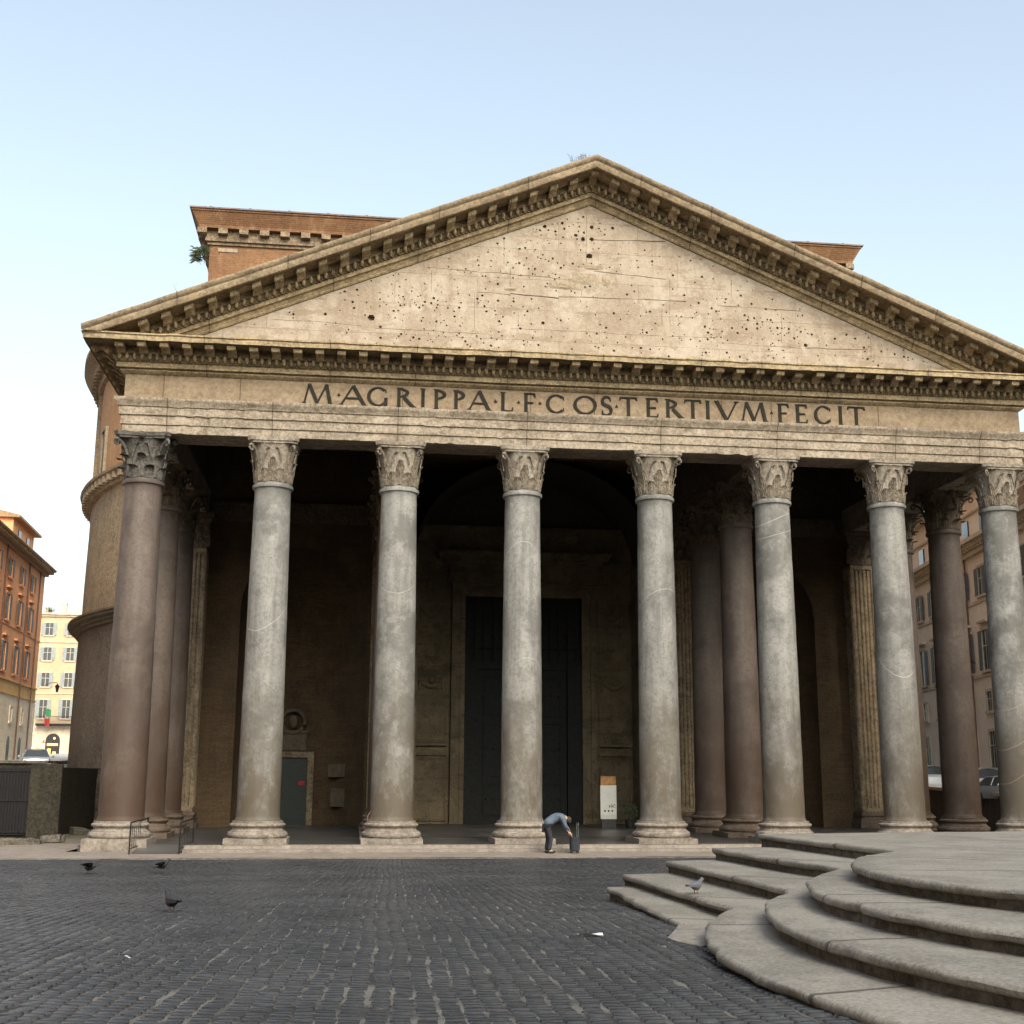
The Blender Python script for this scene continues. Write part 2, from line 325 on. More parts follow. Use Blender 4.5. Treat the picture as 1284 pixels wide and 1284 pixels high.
M['paper'] = plain('white_paper', (.42, .43, .44), .7, var=.05)

# ------------------------------------------------------------------ ground
def gz(y): return .60+min(11, -29-y)*.021 if y < -29 else max(-.23, .60-(y+29)*.83/24.2)
g = MB(); g.box(-900, 900, -300, 1500, -2.4, -2.0); o = g.build('ground', M['earth']); tag(o, kind='structure')
# setting: sheet under the cobbles, at joint level
def build_paving():
    g = MB(); ys = [-120, -60, -40] + [y for y in np.arange(-38, -4.9, 1.0)] + [-4.78]
    for a, b in zip(ys[:-1], ys[1:]):
        for x0, x1 in ((-70, -26), (-26, 9), (9, 70)):
            g.add([(x0, a, gz(a)-.012), (x1, a, gz(a)-.012), (x1, b, gz(b)-.012), (x0, b, gz(b)-.012)], [(0, 1, 2, 3)])
    s = N('joint_grit'); f = s.noise(1.2, 7, .7); gr = s.mix(s.ramp(f, .4, .62), (.022, .022, .022), (.115, .110, .102))
    grit = s.done(gr, .9, s.noise(40, 5, .7), .5, .01)
    tag(g.build('piazza_ground', grit), kind='structure')
    # the basalt setts themselves
    us = []; u = -31.0; k = 0
    while u < 12:
        wd = .134; us.append((u, u+wd)); k += 1; u += wd+((.022 if k % 9 else .03) if k % 3 == 0 else .010)
    rows = np.arange(-39.5, -4.95, .124); U0 = np.array([a for a, b in us]); U1 = np.array([b for a, b in us])
    nu, nv = len(U0), len(rows)
    A, Y0 = np.meshgrid(U0, rows); B, _ = np.meshgrid(U1, rows); Y1 = Y0+.114
    off = rng.uniform(0, .128, nu)[None, :]*np.ones((nv, 1)); Y0 = Y0+off; Y1 = Y1+off
    Y1 = np.minimum(Y1, -4.80); keep = ((Y1-Y0) > .05)
    A, B, Y0, Y1 = [q[keep] for q in (A, B, Y0, Y1)]; n = len(A)
    slide = .012*np.sin(Y0*2.1+A*5.3)+.008*np.sin(Y0*5.7+A*9.1)+rng.normal(0, .004, n); A = A+slide; B = B+slide+rng.normal(0, .005, n)
    hump = rng.normal(0, .0025, n); tx = rng.normal(0, .03, n); ty = rng.normal(0, .022, n)
    def gza(y): return np.where(y < -29, .60+np.minimum(11, -29-y)*.021, np.maximum(-.23, .60-(y+29)*.83/24.2))
    def warp(u, y):
        th = np.interp(u, [-31, -15, -7.5, -4, 12], [.12, .085, .03, 0., -.03])
        return u+th*(y+33)*.8+.025*np.sin(y*.45+u*.3)
    verts = np.zeros((n, 8, 3))
    cs = [(0, 0), (1, 0), (1, 1), (0, 1)]
    for i, (cx_, cy_) in enumerate(cs):
        jx = rng.normal(0, .006, n); jy = rng.normal(0, .005, n)
        uu = np.where(cx_, B, A)+jx; yy = np.where(cy_, Y1, Y0)+jy
        verts[:, i, 0] = warp(uu, yy); verts[:, i, 1] = yy; verts[:, i, 2] = gza(yy)-.035
        ui = uu+(.009 if cx_ == 0 else -.009); yi = yy+(.009 if cy_ == 0 else -.009)
        verts[:, 4+i, 0] = warp(ui, yi); verts[:, 4+i, 1] = yi
        verts[:, 4+i, 2] = gza(yi)+.002*np.sin(.8*uu+.35*yy)+.0015*np.sin(.9*yy-.5*uu+2)+hump+(cx_-.5)*.11*tx+(cy_-.5)*.11*ty
    x_, y_ = verts[:, 4, 0], verts[:, 4, 1]
    vis = ~((x_ > 6.0) | (x_ < -28)); verts = verts[vis]; n = len(verts)
    base = (np.arange(n)*8)[:, None]
    fl = np.array([[4,5,6,7],[0,1,5,4],[1,2,6,5],[2,3,7,6],[3,0,4,7]])
    F = (base[:, None, :]+fl[None, :, :]).reshape(-1, 4)
    me = bpy.data.meshes.new('piazza_paving'); me.vertices.add(n*8); me.vertices.foreach_set('co', verts.reshape(-1).astype(np.float32))
    me.loops.add(F.size); me.loops.foreach_set('vertex_index', F.reshape(-1).astype(np.int32)); me.polygons.add(len(F))
    me.polygons.foreach_set('loop_start', np.arange(0, F.size, 4, dtype=np.int32)); me.update(calc_edges=True)
    at = me.attributes.new('tone', 'FLOAT', 'POINT'); at.data.foreach_set('value', np.repeat(rng.random(n), 8).astype(np.float32))
    s = N('basalt_setts'); a = s.n('Attribute'); a.attribute_name = 'tone'; tn = a.outputs['Fac']
    c = s.mix(tn, (.014, .0155, .019), (.038, .040, .045)); f = s.ramp(s.noise(.35, 7, .65), .4, .64)
    c = s.mix(s.math('MULTIPLY', f, .7), c, (.055, .056, .061)); c = s.mix(s.math('MULTIPLY', s.ramp(s.noise(.8, 8, .7, s.shift(s.pos, (4, 9, 0))), .5, .6), .5), c, (.014, .014, .016)); c = s.mix(.3, c, s.mix(s.ramp(s.noise(45, 5, .8), .35, .65), (.012, .012, .014), (.065, .062, .06)))
    rg = s.math('ADD', .17, s.math('MULTIPLY', s.noise(2.2, 5, .7), .36))
    me.materials.append(s.done(c, rg, s.noise(38, 6, .7), .35, .01, .5))
    tag(link('piazza_paving', me), kind='structure')
build_paving()
# travertine apron in front of and beside the portico, portico floor, moat floor, streets
g = MB()
def zap(x, y): return -.205+.02*noise.noise(Vector((x*.3, y*.3, 0)))
def apx(u, v):
    x = -40+u*60; return (x, -4.78+v*3.6+(.05*noise.noise(Vector((x*.8, 0, 0))) if v == 0 else 0), zap(x, v))
g.grid(apx, 120, 4); g.grid(lambda u, v: (-20.6+u*2.9, -1.18+v*5.2, -.205), 6, 6)
g.box(-40, 20, -4.78, -4.74, -.6, -.215)
tag(g.build('apron_pavement', M['apron']), kind='structure')
g = MB(); g.box(-70, -17.4, -1.0, 160, -.9, -.32); g.box(17.4, 70, -1.5, 160, -.9, -.42); tag(g.build('moat_floor', M['earth']), kind='structure')
g = MB()
lz = lambda y: 2.2+(y-12)*.0245
for a in range(12, 200, 8): g.add([(-140, a, lz(a)), (-24.6-(a-12)*.16, a, lz(a)), (-24.6-(a+8-12)*.16 if a < 60 else -32, a+8, lz(a+8)), (-140, a+8, lz(a+8))], [(0, 1, 2, 3)])
g.build('left_street', M['asphalt']); tag(bpy.data.objects['left_street'], kind='structure')
g = MB(); rzz = lambda y: .75+(y+20)*.0155
for a in range(-20, 200, 10): g.add([(20.3+.165*a, a, rzz(a)), (140, a, rzz(a)), (140, a+10, rzz(a+10)), (20.3+.165*(a+10), a+10, rzz(a+10))], [(0, 1, 2, 3)])
g.build('right_street', M['asphalt']); tag(bpy.data.objects['right_street'], kind='structure')

# ------------------------------------------------------------------ the temple
CA, CC, CS = 4.561, 5.015, 4.638
CX = [-(CC/2+3*CA), -(CC/2+2*CA), -(CC/2+CA), -CC/2, CC/2, CC/2+CA, CC/2+2*CA, CC/2+3*CA]
T = thing('temple', 'large ancient temple with eight-column porch, triangular pediment and round brick drum behind', 'temple')

def shaft_mesh(mt, rb=.74, rt=.645, zt=12.5, chip=0):
    g = MB(); pr = [(rb+.05, .75), (rb+.045, .79), (rb+.012, .83), (rb, .92)]
    for i in range(1, 40):
        t = i/40; z = .98+(zt-.2-.98)*t; pr.append((rb+(rt-rb)*(t**1.6), z))
    pr += [(rt, zt-.2), (rt+.03, zt-.14), (rt+.075, zt-.12), (rt+.085, zt-.06), (rt+.075, zt), (rt+.02, zt+.01), (rt+.01, zt+.06)]
    g.lathe(pr, 56, jit=.012)
    return g.data('column', mt, 40)
def base_mesh(mt, worn=0.):
    g = MB(); g.lathe([(.97, .19), (1.01, .23), (1.03, .29), (1.01, .36), (.96, .40), (.93, .41), (.93, .43), (.885, .46), (.87, .50), (.885, .54), (.91, .555), (.93, .57), (.95, .61), (.94, .65), (.90, .68), (.87, .685), (.87, .75), (.6, .752)], 56, jit=.012+worn)
    n = 8; lo, hi = -.30, .19; h = 1.05
    def side(ax, sg):
        def fn(u, v):
            a = -h+2*h*u; z = lo+(hi-lo)*v
            return (a, sg*h, z) if ax else (sg*h, a, z)
        return fn
    for ax in (0, 1):
        for sg in (-1, 1): g.grid(side(ax, sg), n, 4)
    g.grid(lambda u, v: (-h+2*h*u, -h+2*h*v, hi), n, n)
    g.jitter(.02+worn*2, 2.2, lambda q: 1 if q.z < .2 else .25)
    return g.data('column_base', mt, 35)
def leaf(g, ang, r0, z0, h, wd, curl, m, flat=0.):
    def fn(u, v):
        s_ = (u-.5)*2; z = z0+h*v; ww = wd*(.72+.28*abs(math.sin(v*PI*3.2+.5)))*(1-.55*v**4)
        bell = r0(z); out = bell+.03+.05*v+.035*(1-abs(s_))-.02*abs(math.sin(s_*PI*2.5))
        if v > .72: k = (v-.72)/.28; out += curl*k**1.4; z -= h*.16*k*k*(1 if curl > .08 else .3)
        a = ang+s_*ww/2/bell
        return (out*math.cos(a), out*math.sin(a), z-.03*s_*s_*v)
    g.grid(fn, 10, 12, m)
def capital_mesh(mats, worn=True, seed=0):
    rd = random.Random(seed); g = MB(); z0, z1 = 12.56, 13.93
    def r0(z):
        t = (z-z0)/(z1-z0); return .63+.05*t+.17*max(0, t)**3.2
    g.lathe([(r0(z0+(z1-z0)*i/14), z0+(z1-z0)*i/14) for i in range(15)]+[(r0(z1)+.03, z1+.01), (r0(z1)+.03, z1+.05), (.5, z1+.06)], 40)
    cu = .035 if worn else .17
    for i in range(8): leaf(g, 2*PI*i/8+PI/8, r0, z0, .50+rd.uniform(-.03, .03)*worn, .46, cu*1.1, 1)
    for i in range(8): leaf(g, 2*PI*i/8, r0, z0+.04, .92+rd.uniform(-.12, .03)*worn, .44 if not worn else .34, cu*1.2, 1)
    # cauliculi stalks, helices and corner volutes
    for q in range(4):
        a = PI/4+q*PI/2
        if worn and rd.random() < .35: L = .9
        else: L = 1.0
        tip = 1.27 if not worn else 1.12*L
        pts = []
        for i in range(9):
            t = i/8; rr = .74+(tip-.74)*t**1.5; pts.append((rr*math.cos(a), rr*math.sin(a), 13.25+.62*math.sin(t*PI/2)))
        g.tube(pts, [.05+.02*t for t in range(9)] if False else [.055]*9, 6, 1)
        for i in range(14):      # scroll
            pass
        sc_ = []
        for i in range(16):
            th = PI*.6-i*.42; rr = .15*(1-i/18); sc_.append((tip-.06+rr*math.cos(th), 13.76+rr*math.sin(th)))
        g.tube([(p*math.cos(a), p*math.sin(a), z) for p, z in sc_], [.05*(1-i/22) for i in range(16)], 6, 1)
        b = q*PI/2           # face centre: inner helices + flower
        for sg in (-1, 1):
            pts = [((.80+.05*t)*math.cos(b+sg*(.42-.30*t)), (.80+.05*t)*math.sin(b+sg*(.42-.30*t)), 13.3+.5*math.sin(t*PI*.62)) for t in [k/7 for k in range(8)]]
            g.tube(pts, .032, 5, 1)
        if not worn: g.ell((1.0*math.cos(b), 1.0*math.sin(b), 14.03), (.13, .13, .13), 8, 6, 1)
    # abacus with concave sides
    H = 1.03 if not worn else .93; loop = []
    for q in range(4):
        a0 = -PI/4+q*PI/2; c0 = Vector((math.cos(a0), math.sin(a0)))*H*1.414; c1 = Vector((math.cos(a0+PI/2), math.sin(a0+PI/2)))*H*1.414
        nrm = Vector((math.cos(a0+PI/4), math.sin(a0+PI/4)))
        for i in range(1, 10):
            t = i/10; p = c0.lerp(c1, t)-nrm*(.17 if not worn else .09)*(1-(2*t-1)**2); loop.append(p)
    for (za, zb, k0, k1) in ((13.95, 14.03, .93, .96), (14.03, 14.16, 1.0, 1.03)):
        n = len(loop); vs = [(p.x*k0, p.y*k0, za) for p in loop]+[(p.x*k1, p.y*k1, zb) for p in loop]
        g.add(vs, [(i, (i+1) % n, n+(i+1) % n, n+i) for i in range(n)]+[tuple(range(n))[::-1], tuple(range(n, 2*n))], 0)
    g.jitter(.02 if worn else .008, 3.5)
    return g.data('capital', mats, 50)
caps_worn = [capital_mesh([M['cap_bell'], M['cap_leaf']], True, k) for k in range(4)]
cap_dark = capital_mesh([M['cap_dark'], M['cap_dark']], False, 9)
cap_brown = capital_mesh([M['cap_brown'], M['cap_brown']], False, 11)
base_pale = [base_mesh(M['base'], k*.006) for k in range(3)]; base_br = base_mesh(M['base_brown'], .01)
V = (.42, .41, .38)
GREY = (.212, .205, .194); GD = (.075, .072, .066); PINK = (.105, .082, .070); PD = (.05, .036, .030)
veins = {1: [(8.0, .55, .9, .05, V)], 2: [(9.3, .05, .9, .035, V)], 3: [(9.8, -.1, -1.3, .035, V), (5.6, .2, -1.2, .04, V)], 4: [(8.55, .3, -.7, .04, V)],
         5: [(11.9, .45, .1, .05, V), (11.3, .3, .1, .04, V)], 6: [(6.9, .05, 1.3, .05, (.5, .49, .45)), (12.0, .9, .1, .06, (.16, .17, .14))], 7: [(5.2, .5, .2, .05, (.36, .25, .18)), (3.9, .7, .2, .05, (.36, .25, .18)), (2.8, .9, .2, .05, (.36, .25, .18))]}
for i, X in enumerate(CX):
    for r_ in ((0, 1, 2) if i in (0, 2, 5, 7) else (0,)):
        pink = r_ > 0 or i == 0
        mt = granite('granite_shaft', mul(PINK if pink else GREY, random.uniform(.93, 1.07)), PD if pink else GD, veins.get(i, ()) if r_ == 0 else (), i*3+r_, .95, X)
        c = link('column', shaft_mesh(mt, .76 if i == 0 else .735), T, (X, r_*CS, 0))
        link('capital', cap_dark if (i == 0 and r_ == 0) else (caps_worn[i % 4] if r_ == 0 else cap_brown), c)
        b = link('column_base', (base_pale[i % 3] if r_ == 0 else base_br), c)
        if r_: b.scale = (1, 1, 1)
        if i == 0: c['label'] = 'brown granite column of the left flank'
        elif r_: c['label'] = 'brown granite inner column'

# floor of the porch with its front step
g = MB(); g.box(-17.35, -15.4, -.9, 18.6, -.6, -.004); g.box(-15.4, -13.9, -.1, 18.6, -.6, -.004); g.box(-13.9, 17.35, -1.45, 18.6, -.6, -.004)
g.add([(-15.4, -2.4, -.2), (-13.9, -2.4, -.2), (-13.9, -.1, -.004), (-15.4, -.1, -.004)], [(0, 1, 2, 3)])
fl = g.build('porch_floor', M['floor'], T)
g = MB()
g.grid(lambda u, v: (-13.88+u*31.3, -1.47-.34*(v > .5)-.02*(v > .3), [.004, -.04, -.105, -.11, -.21][int(round(v*4))]), 90, 4)
for j in range(7):
    xa = CX[j]+1.06+(0 if j else 1.3); xb = CX[j+1]-1.06; g.box(xa, xb, -1.44, -1.05, -.2, .006)
g.jitter(.012, 2)
g.build('front_step', M['apron'], T, 30)

# ---- entablature: profiles swept round the porch
FX, FY = 16.95, -.72
def sweep_front(prof, mt, name, amp=.012, sc_=1.5, yback=14.0, fn=None, pale=()):
    g = MB(); segs = []
    nb = 60
    for k in range(nb+1): segs.append(('L', k/nb))
    nf = 200
    for k in range(1, nf): segs.append(('F', k/nf))
    for k in range(nb+1): segs.append(('R', k/nb))
    n = len(prof)
    for kind, t in segs:
        for (o_, z) in prof:
            if kind == 'L': p = (-FX-o_, yback+(FY-o_-yback)*t, z)
            elif kind == 'F': p = (-FX-o_+2*(FX+o_)*t, FY-o_, z)
            else: p = (FX+o_, FY-o_+(yback-FY+o_)*t, z)
            g.v.append(p)
    for a in range(len(segs)-1):
        for k in range(n-1): g.f.append((a*n+k, (a+1)*n+k, (a+1)*n+k+1, a*n+k+1)); g.m.append(1 if k in pale else 0)
    g.jitter(amp, sc_, fn)
    return g
arch_prof = [(-.72*2, 14.16), (-.7, 14.17), (-.04, 14.15), (0, 14.17), (0, 14.30), (0, 14.46), (.055, 14.47), (.06, 14.62), (.06, 14.79), (.12, 14.80), (.125, 14.95), (.125, 15.09), (.17, 15.11), (.19, 15.17), (.27, 15.27), (.30, 15.33), (.30, 15.40), (-.02, 15.43)]
g = sweep_front(arch_prof, None, 'x', .026, 3.6, fn=lambda q: (2.0 if noise.noise(q*.5+Vector((4, 0, 0))) > .12 else .35)*(1 if q.z < 15.45 else 0))
g.box(-FX+.3, FX-.3, FY+.2, .72, 14.19, 15.4)
for sg in (-1, 1): g.box(min(sg*(FX-.2), sg*(FX-1.45)), max(sg*(FX-.2), sg*(FX-1.45)), .5, 14.0, 14.20, 15.4)
g.build('architrave', M['architrave'], T, 28)
fr_prof = [(-.05, 15.41), (.0, 15.43), (0, 15.6), (0, 15.9), (0, 16.2), (0, 16.32)]
g = sweep_front(fr_prof, None, 'x', .006, 1.2)
fz = g.build('frieze', M['frieze'], T, 28)
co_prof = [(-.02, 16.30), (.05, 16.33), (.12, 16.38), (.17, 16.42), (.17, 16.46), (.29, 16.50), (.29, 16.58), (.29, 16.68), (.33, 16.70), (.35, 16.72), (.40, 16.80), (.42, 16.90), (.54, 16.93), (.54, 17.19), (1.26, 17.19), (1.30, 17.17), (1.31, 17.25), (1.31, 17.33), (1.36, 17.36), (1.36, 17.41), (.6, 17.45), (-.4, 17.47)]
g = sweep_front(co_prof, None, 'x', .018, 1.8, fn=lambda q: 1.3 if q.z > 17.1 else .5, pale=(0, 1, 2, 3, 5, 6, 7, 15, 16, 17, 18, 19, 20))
mod = [(.54, 17.19), (1.16, 17.19), (1.17, 17.10), (1.13, 17.02), (1.05, 16.99), (.97, 17.03), (.92, 17.09), (.82, 17.09), (.72, 17.02), (.64, 16.93), (.54, 16.90)]
def modillion(g, x, slope=0, zb=0, wd=.15, face='F', rd=None):
    k = 1-.25*(rd.random() if rd and rd.random() < .3 else 0)
    def fn(p, t):
        o_ = .54+(p[0]-.54)*k; z = p[1]+zb-slope*abs(x+t) if face == 'F' else p[1]
        if face == 'F': return (x+t, FY-o_, p[1]+zb+slope*t)
        return ((-FX-o_) if face == 'L' else (FX+o_), x+t, p[1])
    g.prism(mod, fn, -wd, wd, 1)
rdm = random.Random(3)
nm = 45
for k in range(nm): modillion(g, (k-22)*.775, rd=rdm)
for k in range(18):
    for f_ in 'LR': modillion(g, -1.1+k*.8, face=f_)
def eggs(g, x0, x1, zf, slope=0, face='F', step=.262):
    n = int((x1-x0)/step)
    for k in range(n):
        x = x0+(k+.5)*step; z = zf(x)
        if face == 'F': g.ell((x, FY-.47, z), (.068, .10, .145), 8, 6, 1)
        else:
            X = -FX-.44 if face == 'L' else FX+.44; g.ell((X, x, z), (.09, .078, .105), 7, 5)
        for q in (-.25, .25):
            if face == 'F': g.box(x+step*q-.04, x+step*q+.04, FY-.385, FY-.25, z-.165, z-.105)
eggs(g, -FX-.3, FX+.3, lambda x: 16.86); eggs(g, -.6, 13.8, lambda x: 16.86, face='L')
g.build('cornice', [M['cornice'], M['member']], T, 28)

# ---- pediment
SL, ZA = .42, 25.27
def zr(x, dz=0): return ZA+dz-SL*abs(x)
# tympanum slab with bullet-like holes and open joints cut into it
def build_tympanum():
    zt = lambda x: ZA-1.30-SL*abs(x)
    xe = (ZA-1.30-17.4)/SL
    g = MB(); tri = [(-xe, 17.35), (xe, 17.35), (0, zt(0))]
    g.prism(tri, lambda p, t: (p[0], t, p[1]), FY, -.2)
    o = link('tympanum', g.data('tympanum', M['tympanum']), T)
    c = MB(); rd = random.Random(12)
    def inside(x, z): return 17.55 < z < zt(x)-.12
    def hole(x, z, r, d=.16):
        n = 6; a0 = rd.random()*2
        pts = [(x+r*math.cos(a0+2*PI*i/n)*rd.uniform(.8, 1.15), z+r*math.sin(a0+2*PI*i/n)*rd.uniform(.8, 1.15)) for i in range(n)]
        c.prism(pts, lambda p, t: (p[0], t, p[1]), FY-.05, FY+d)
    placed = []
    def tryhole(x, z, r):
        if inside(x, z) and all((x-a)**2+(z-b)**2 > (r+q+.03)**2 for a, b, q in placed): placed.append((x, z, r)); hole(x, z, r, .05+r*1.4)
    big = [(683, 284, .08), (705, 280, .07), (742, 285, .09), (768, 286, .07), (722, 295, .08), (731, 300, .1), (742, 300, .09), (739, 321, .13), (612, 316, .04), (544, 374, .06), (626, 403, .055), (681, 405, .07), (760, 411, .05), (888, 417, .06), (1010, 433, .09), (503, 419, .05), (408, 394, .06), (466, 398, .14), (502, 383, .05)]
    for x, y, r in big:
        p = onY(x, y, FY); tryhole(p.x, p.z, r)
    for _ in range(120):                     # clusters of cramp holes follow bands, with strays between
        x0 = rd.uniform(-13, 13); z0 = rd.uniform(17.6, 23.6)
        if not inside(x0, z0): continue
        for _ in range(rd.randint(4, 13)): tryhole(x0+rd.gauss(0, .9), z0+rd.gauss(0, .35), rd.choice([.024, .032, .038, .052]))
    for _ in range(330): tryhole(rd.uniform(-14, 14), rd.uniform(17.5, 23.7), rd.choice([.022, .028, .036]))
    # open joints
    def joint(xa, za, xb, zb, w_=.012, dd=.05):
        w_ *= .62; v = Vector((xb-xa, zb-za)); nn = Vector((-v.y, v.x)).normalized()*w_; segs = max(2, int(v.length/.5)); up = []; dn = []
        for i in range(segs+1):
            p = Vector((xa, za))+v*(i/segs); k = rd.uniform(.5, 1.7); p = p+Vector((0, .05*noise.noise(Vector((p.x*1.3, p.y, 5))))); up.append(p+nn*k); dn.append(p-nn*rd.uniform(.4, 1.5))
        c.prism([tuple(q) for q in up]+[tuple(q) for q in reversed(dn)], lambda p, t: (p[0], t, p[1]), FY-.05, FY+dd)
    for (xa, ya, xb, yb, w_) in [(535, 335, 735, 352, .012), (745, 340, 835, 350, .018), (600, 366, 640, 370, .014), (700, 372, 860, 378, .018), (862, 348, 960, 356, .012), (640, 368, 700, 374, .03),
                             (470, 411, 600, 418, .010), (900, 383, 1005, 390, .016), (1010, 436, 1088, 438, .018), (640, 412, 900, 424, .009), (905, 430, 1005, 436, .012), (340, 400, 455, 408, .009), (742, 300, 835, 304, .02)]:
        a = onY(xa, ya, FY); b = onY(xb, yb, FY)
        if inside(a.x, a.z) and inside(b.x, b.z): joint(a.x, a.z, b.x, b.z, w_)
    for (x, ya, yb) in [(735, 264, 330), (541, 340, 366), (595, 367, 412), (729, 352, 372), (840, 350, 410), (830, 380, 408), (917, 350, 372), (980, 392, 430), (1092, 424, 456), (632, 300, 332), (640, 336, 366)]:
        a = onY(x, ya, FY); b = onY(x, yb, FY)
        if inside(a.x, a.z) and inside(b.x, b.z): joint(a.x, a.z, b.x, b.z, .010, .045)
    cut = link('cutter', c.data('cutter', M['tympanum']))
    md = o.modifiers.new('b', 'BOOLEAN'); md.object = cut; md.operation = 'DIFFERENCE'; md.solver = 'EXACT'; md.use_self = True
    bpy.context.view_layer.update(); dg = bpy.context.evaluated_depsgraph_get()
    me = bpy.data.meshes.new_from_object(o.evaluated_get(dg)); o.modifiers.clear(); o.data = me
    bpy.data.objects.remove(cut)
    # shallow relief scars left by the lost ornament
    for (x, y, w_, h_) in [(733, 350, 1.1, .5), (640, 362, .5, .16), (710, 358, 1.4, .35), (760, 352, .35, .5), (745, 335, .8, .25)]:
        p = onY(x, y, FY)
        def fn(u, v, p=p, w_=w_, h_=h_):
            k = math.sin(PI*u)*math.sin(PI*v); return (p.x+(u-.5)*w_, FY+.004-.05*k*(1+noise.noise(Vector((u*6+p.x, v*6, 1)))), p.z+(v-.5)*h_)
        s = MB(); s.grid(fn, 10, 8); s.build('relief_scar', M['travertine'], o, 60)
build_tympanum()
def rake(prof, name, mt, amp=.014, ext=18.27, sc_=1.6, extra=None, cap=True, pale=()):
    g = MB(); n = len(prof); nf = 240; ks = [k/nf*2-1 for k in range(nf+1)]
    for t in ks:
        for (o_, dz) in prof:
            xe = min(ext, (ZA+dz-17.40)/SL); x = t*xe; g.v.append((x, FY-o_, zr(x, dz)))
    for a in range(nf):
        for k in range(n-1): g.f.append((a*n+k, (a+1)*n+k, (a+1)*n+k+1, a*n+k+1)); g.m.append(1 if k in pale else 0)
    if cap:
        for a in (0, nf): g.f.append(tuple(a*n+k for k in range(n))); g.m.append(0)
    g.jitter(amp, sc_)
    if extra: extra(g)
    return g.build(name, mt, T, 28)
rake([(-.6, -.02), (1.5, 0), (1.6, -.02), (1.6, -.06), (1.57, -.13), (1.50, -.19), (1.47, -.21), (1.47, -.24), (1.44, -.33), (1.40, -.42), (1.38, -.45), (.4, -.45)], 'raking_gutter', M['sima'], .02)
def rk_extra(g):
    rd = random.Random(8)
    for sg in (-1, 1):
        x = .0 if sg > 0 else -.78
        for k in range(23):
            x = sg*(.39+k*.775) if k else sg*.39
            x = sg*(k*.775+.01) if k else 0
            if k == 0 and sg < 0: continue
            zb = (ZA-.44-SL*abs(x))-17.19
            if 17.19+zb-.30 < 17.40: continue
            modillion(g, x, slope=-SL*sg if k else 0, zb=zb, rd=rd)
    xe = (ZA-.84-17.42)/SL
    n = int(2*xe/.262)
    for k in range(n):
        x = -xe+(k+.5)*2*xe/n; z = zr(x, -.77)
        g.ell((x, FY-.47, z), (.068, .10, .145), 8, 6, 1)
        for q in (-.25, .25):
            xx = x+.262*q; g.box(xx-.04, xx+.04, FY-.385, FY-.25, zr(xx, -.935), zr(xx, -.875))
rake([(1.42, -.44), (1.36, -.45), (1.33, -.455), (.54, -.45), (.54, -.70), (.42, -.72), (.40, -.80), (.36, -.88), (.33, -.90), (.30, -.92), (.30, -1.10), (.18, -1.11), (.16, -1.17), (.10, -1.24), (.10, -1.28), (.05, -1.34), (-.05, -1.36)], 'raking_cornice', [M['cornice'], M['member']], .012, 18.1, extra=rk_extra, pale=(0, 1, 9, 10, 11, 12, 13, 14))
# roof slopes behind the pediment, timber below
g = MB()
for sg in (-1, 1):
    a = [(0, ZA+.02), (sg*18.2, ZA+.02-SL*18.2), (sg*18.2, ZA-.28-SL*18.2), (0, ZA-.28)]
    g.prism(a, lambda p, t: (p[0], t, p[1]), -1.9, 14.2)
    for k in range(17):
        y = -1.4+k*.97; b = [(0, ZA+.09), (sg*18.15, ZA+.09-SL*18.15), (sg*18.15, ZA+.01-SL*18.15), (0, ZA+.01)]
        g.prism(b, lambda p, t: (p[0], t, p[1]), y, y+.14)
rf = g.build('roof', M['rooftile'], T)
g = MB()
for k in range(5):
    y = 1.4+k*3.0
    for sg in (-1, 1):
        b = [(0, ZA-.30), (sg*17.0, ZA-.30-SL*17), (sg*17.0, ZA-.7-SL*17), (0, ZA-.7)]
        g.prism(b, lambda p, t: (p[0], t, p[1]), y, y+.3)
    g.box(-7, 7, y, y+.3, 19.2, 19.6)
g.box(-16.7, 16.7, 1.0, 13.9, 17.6, 17.75)
g.build('ceiling_timbers', M['wood'], T)
# masonry over the inner rows of columns
g = MB()
for X in (CX[0], CX[2], CX[5], CX[7]):
    g = MB(); w_ = .62; g.box(X-w_, X+w_, .74, 13.9, 14.17, 14.75); g.box(X-w_-.05, X+w_+.05, .74, 13.9, 14.751, 15.35); g.box(X-.5, X+.5, .74, 13.9, 15.351, 17.59)
    g.build('inner_beam', M['cap_brown'], T)

# ---- inscription
H0, H1 = 15.48, 16.23
GL = {
 'I': [('l', .5, 0, .5, 1, 1)], 'L': [('l', .3, 0, .3, 1, 1), ('h', .3, 1.0, .03, .2)],
 'E': [('l', .25, 0, .25, 1, 1), ('h', .25, .95, .03, .18), ('h', .25, .8, .5, 0), ('h', .25, .92, .97, -.16)],
 'F': [('l', .25, 0, .25, 1, 1), ('h', .25, .8, .5, 0), ('h', .25, .95, .97, -.18)],
 'T': [('l', .5, 0, .5, 1, 1), ('h', .02, .98, .97, -.14)],
 'A': [('l', .03, 0, .5, 1, .55), ('l', .5, 1, .97, 0, 1.1), ('h', .22, .78, .36, 0)],
 'V': [('l', .03, 1, .5, 0, 1.1), ('l', .5, 0, .97, 1, .55)],
 'M': [('l', .04, 0, .2, 1, .55), ('l', .2, 1, .5, .05, 1.05), ('l', .5, .05, .8, 1, .55), ('l', .8, 1, .96, 0, 1.1)],
 'P': [('l', .25, 0, .25, 1, 1), ('a', .30, .73, .55, .25, -90, 90)],
 'R': [('l', .22, 0, .22, 1, 1), ('a', .26, .74, .48, .24, -90, 90), ('l', .48, .5, .98, 0, 1.05)],
 'C': [('a', .55, .5, .5, .49, 48, 312)], 'G': [('a', .52, .5, .48, .49, 48, 318), ('l', .86, .05, .86, .45, 1)],
 'O': [('a', .5, .5, .48, .49, 0, 360)], 'S': [('s',)],
}
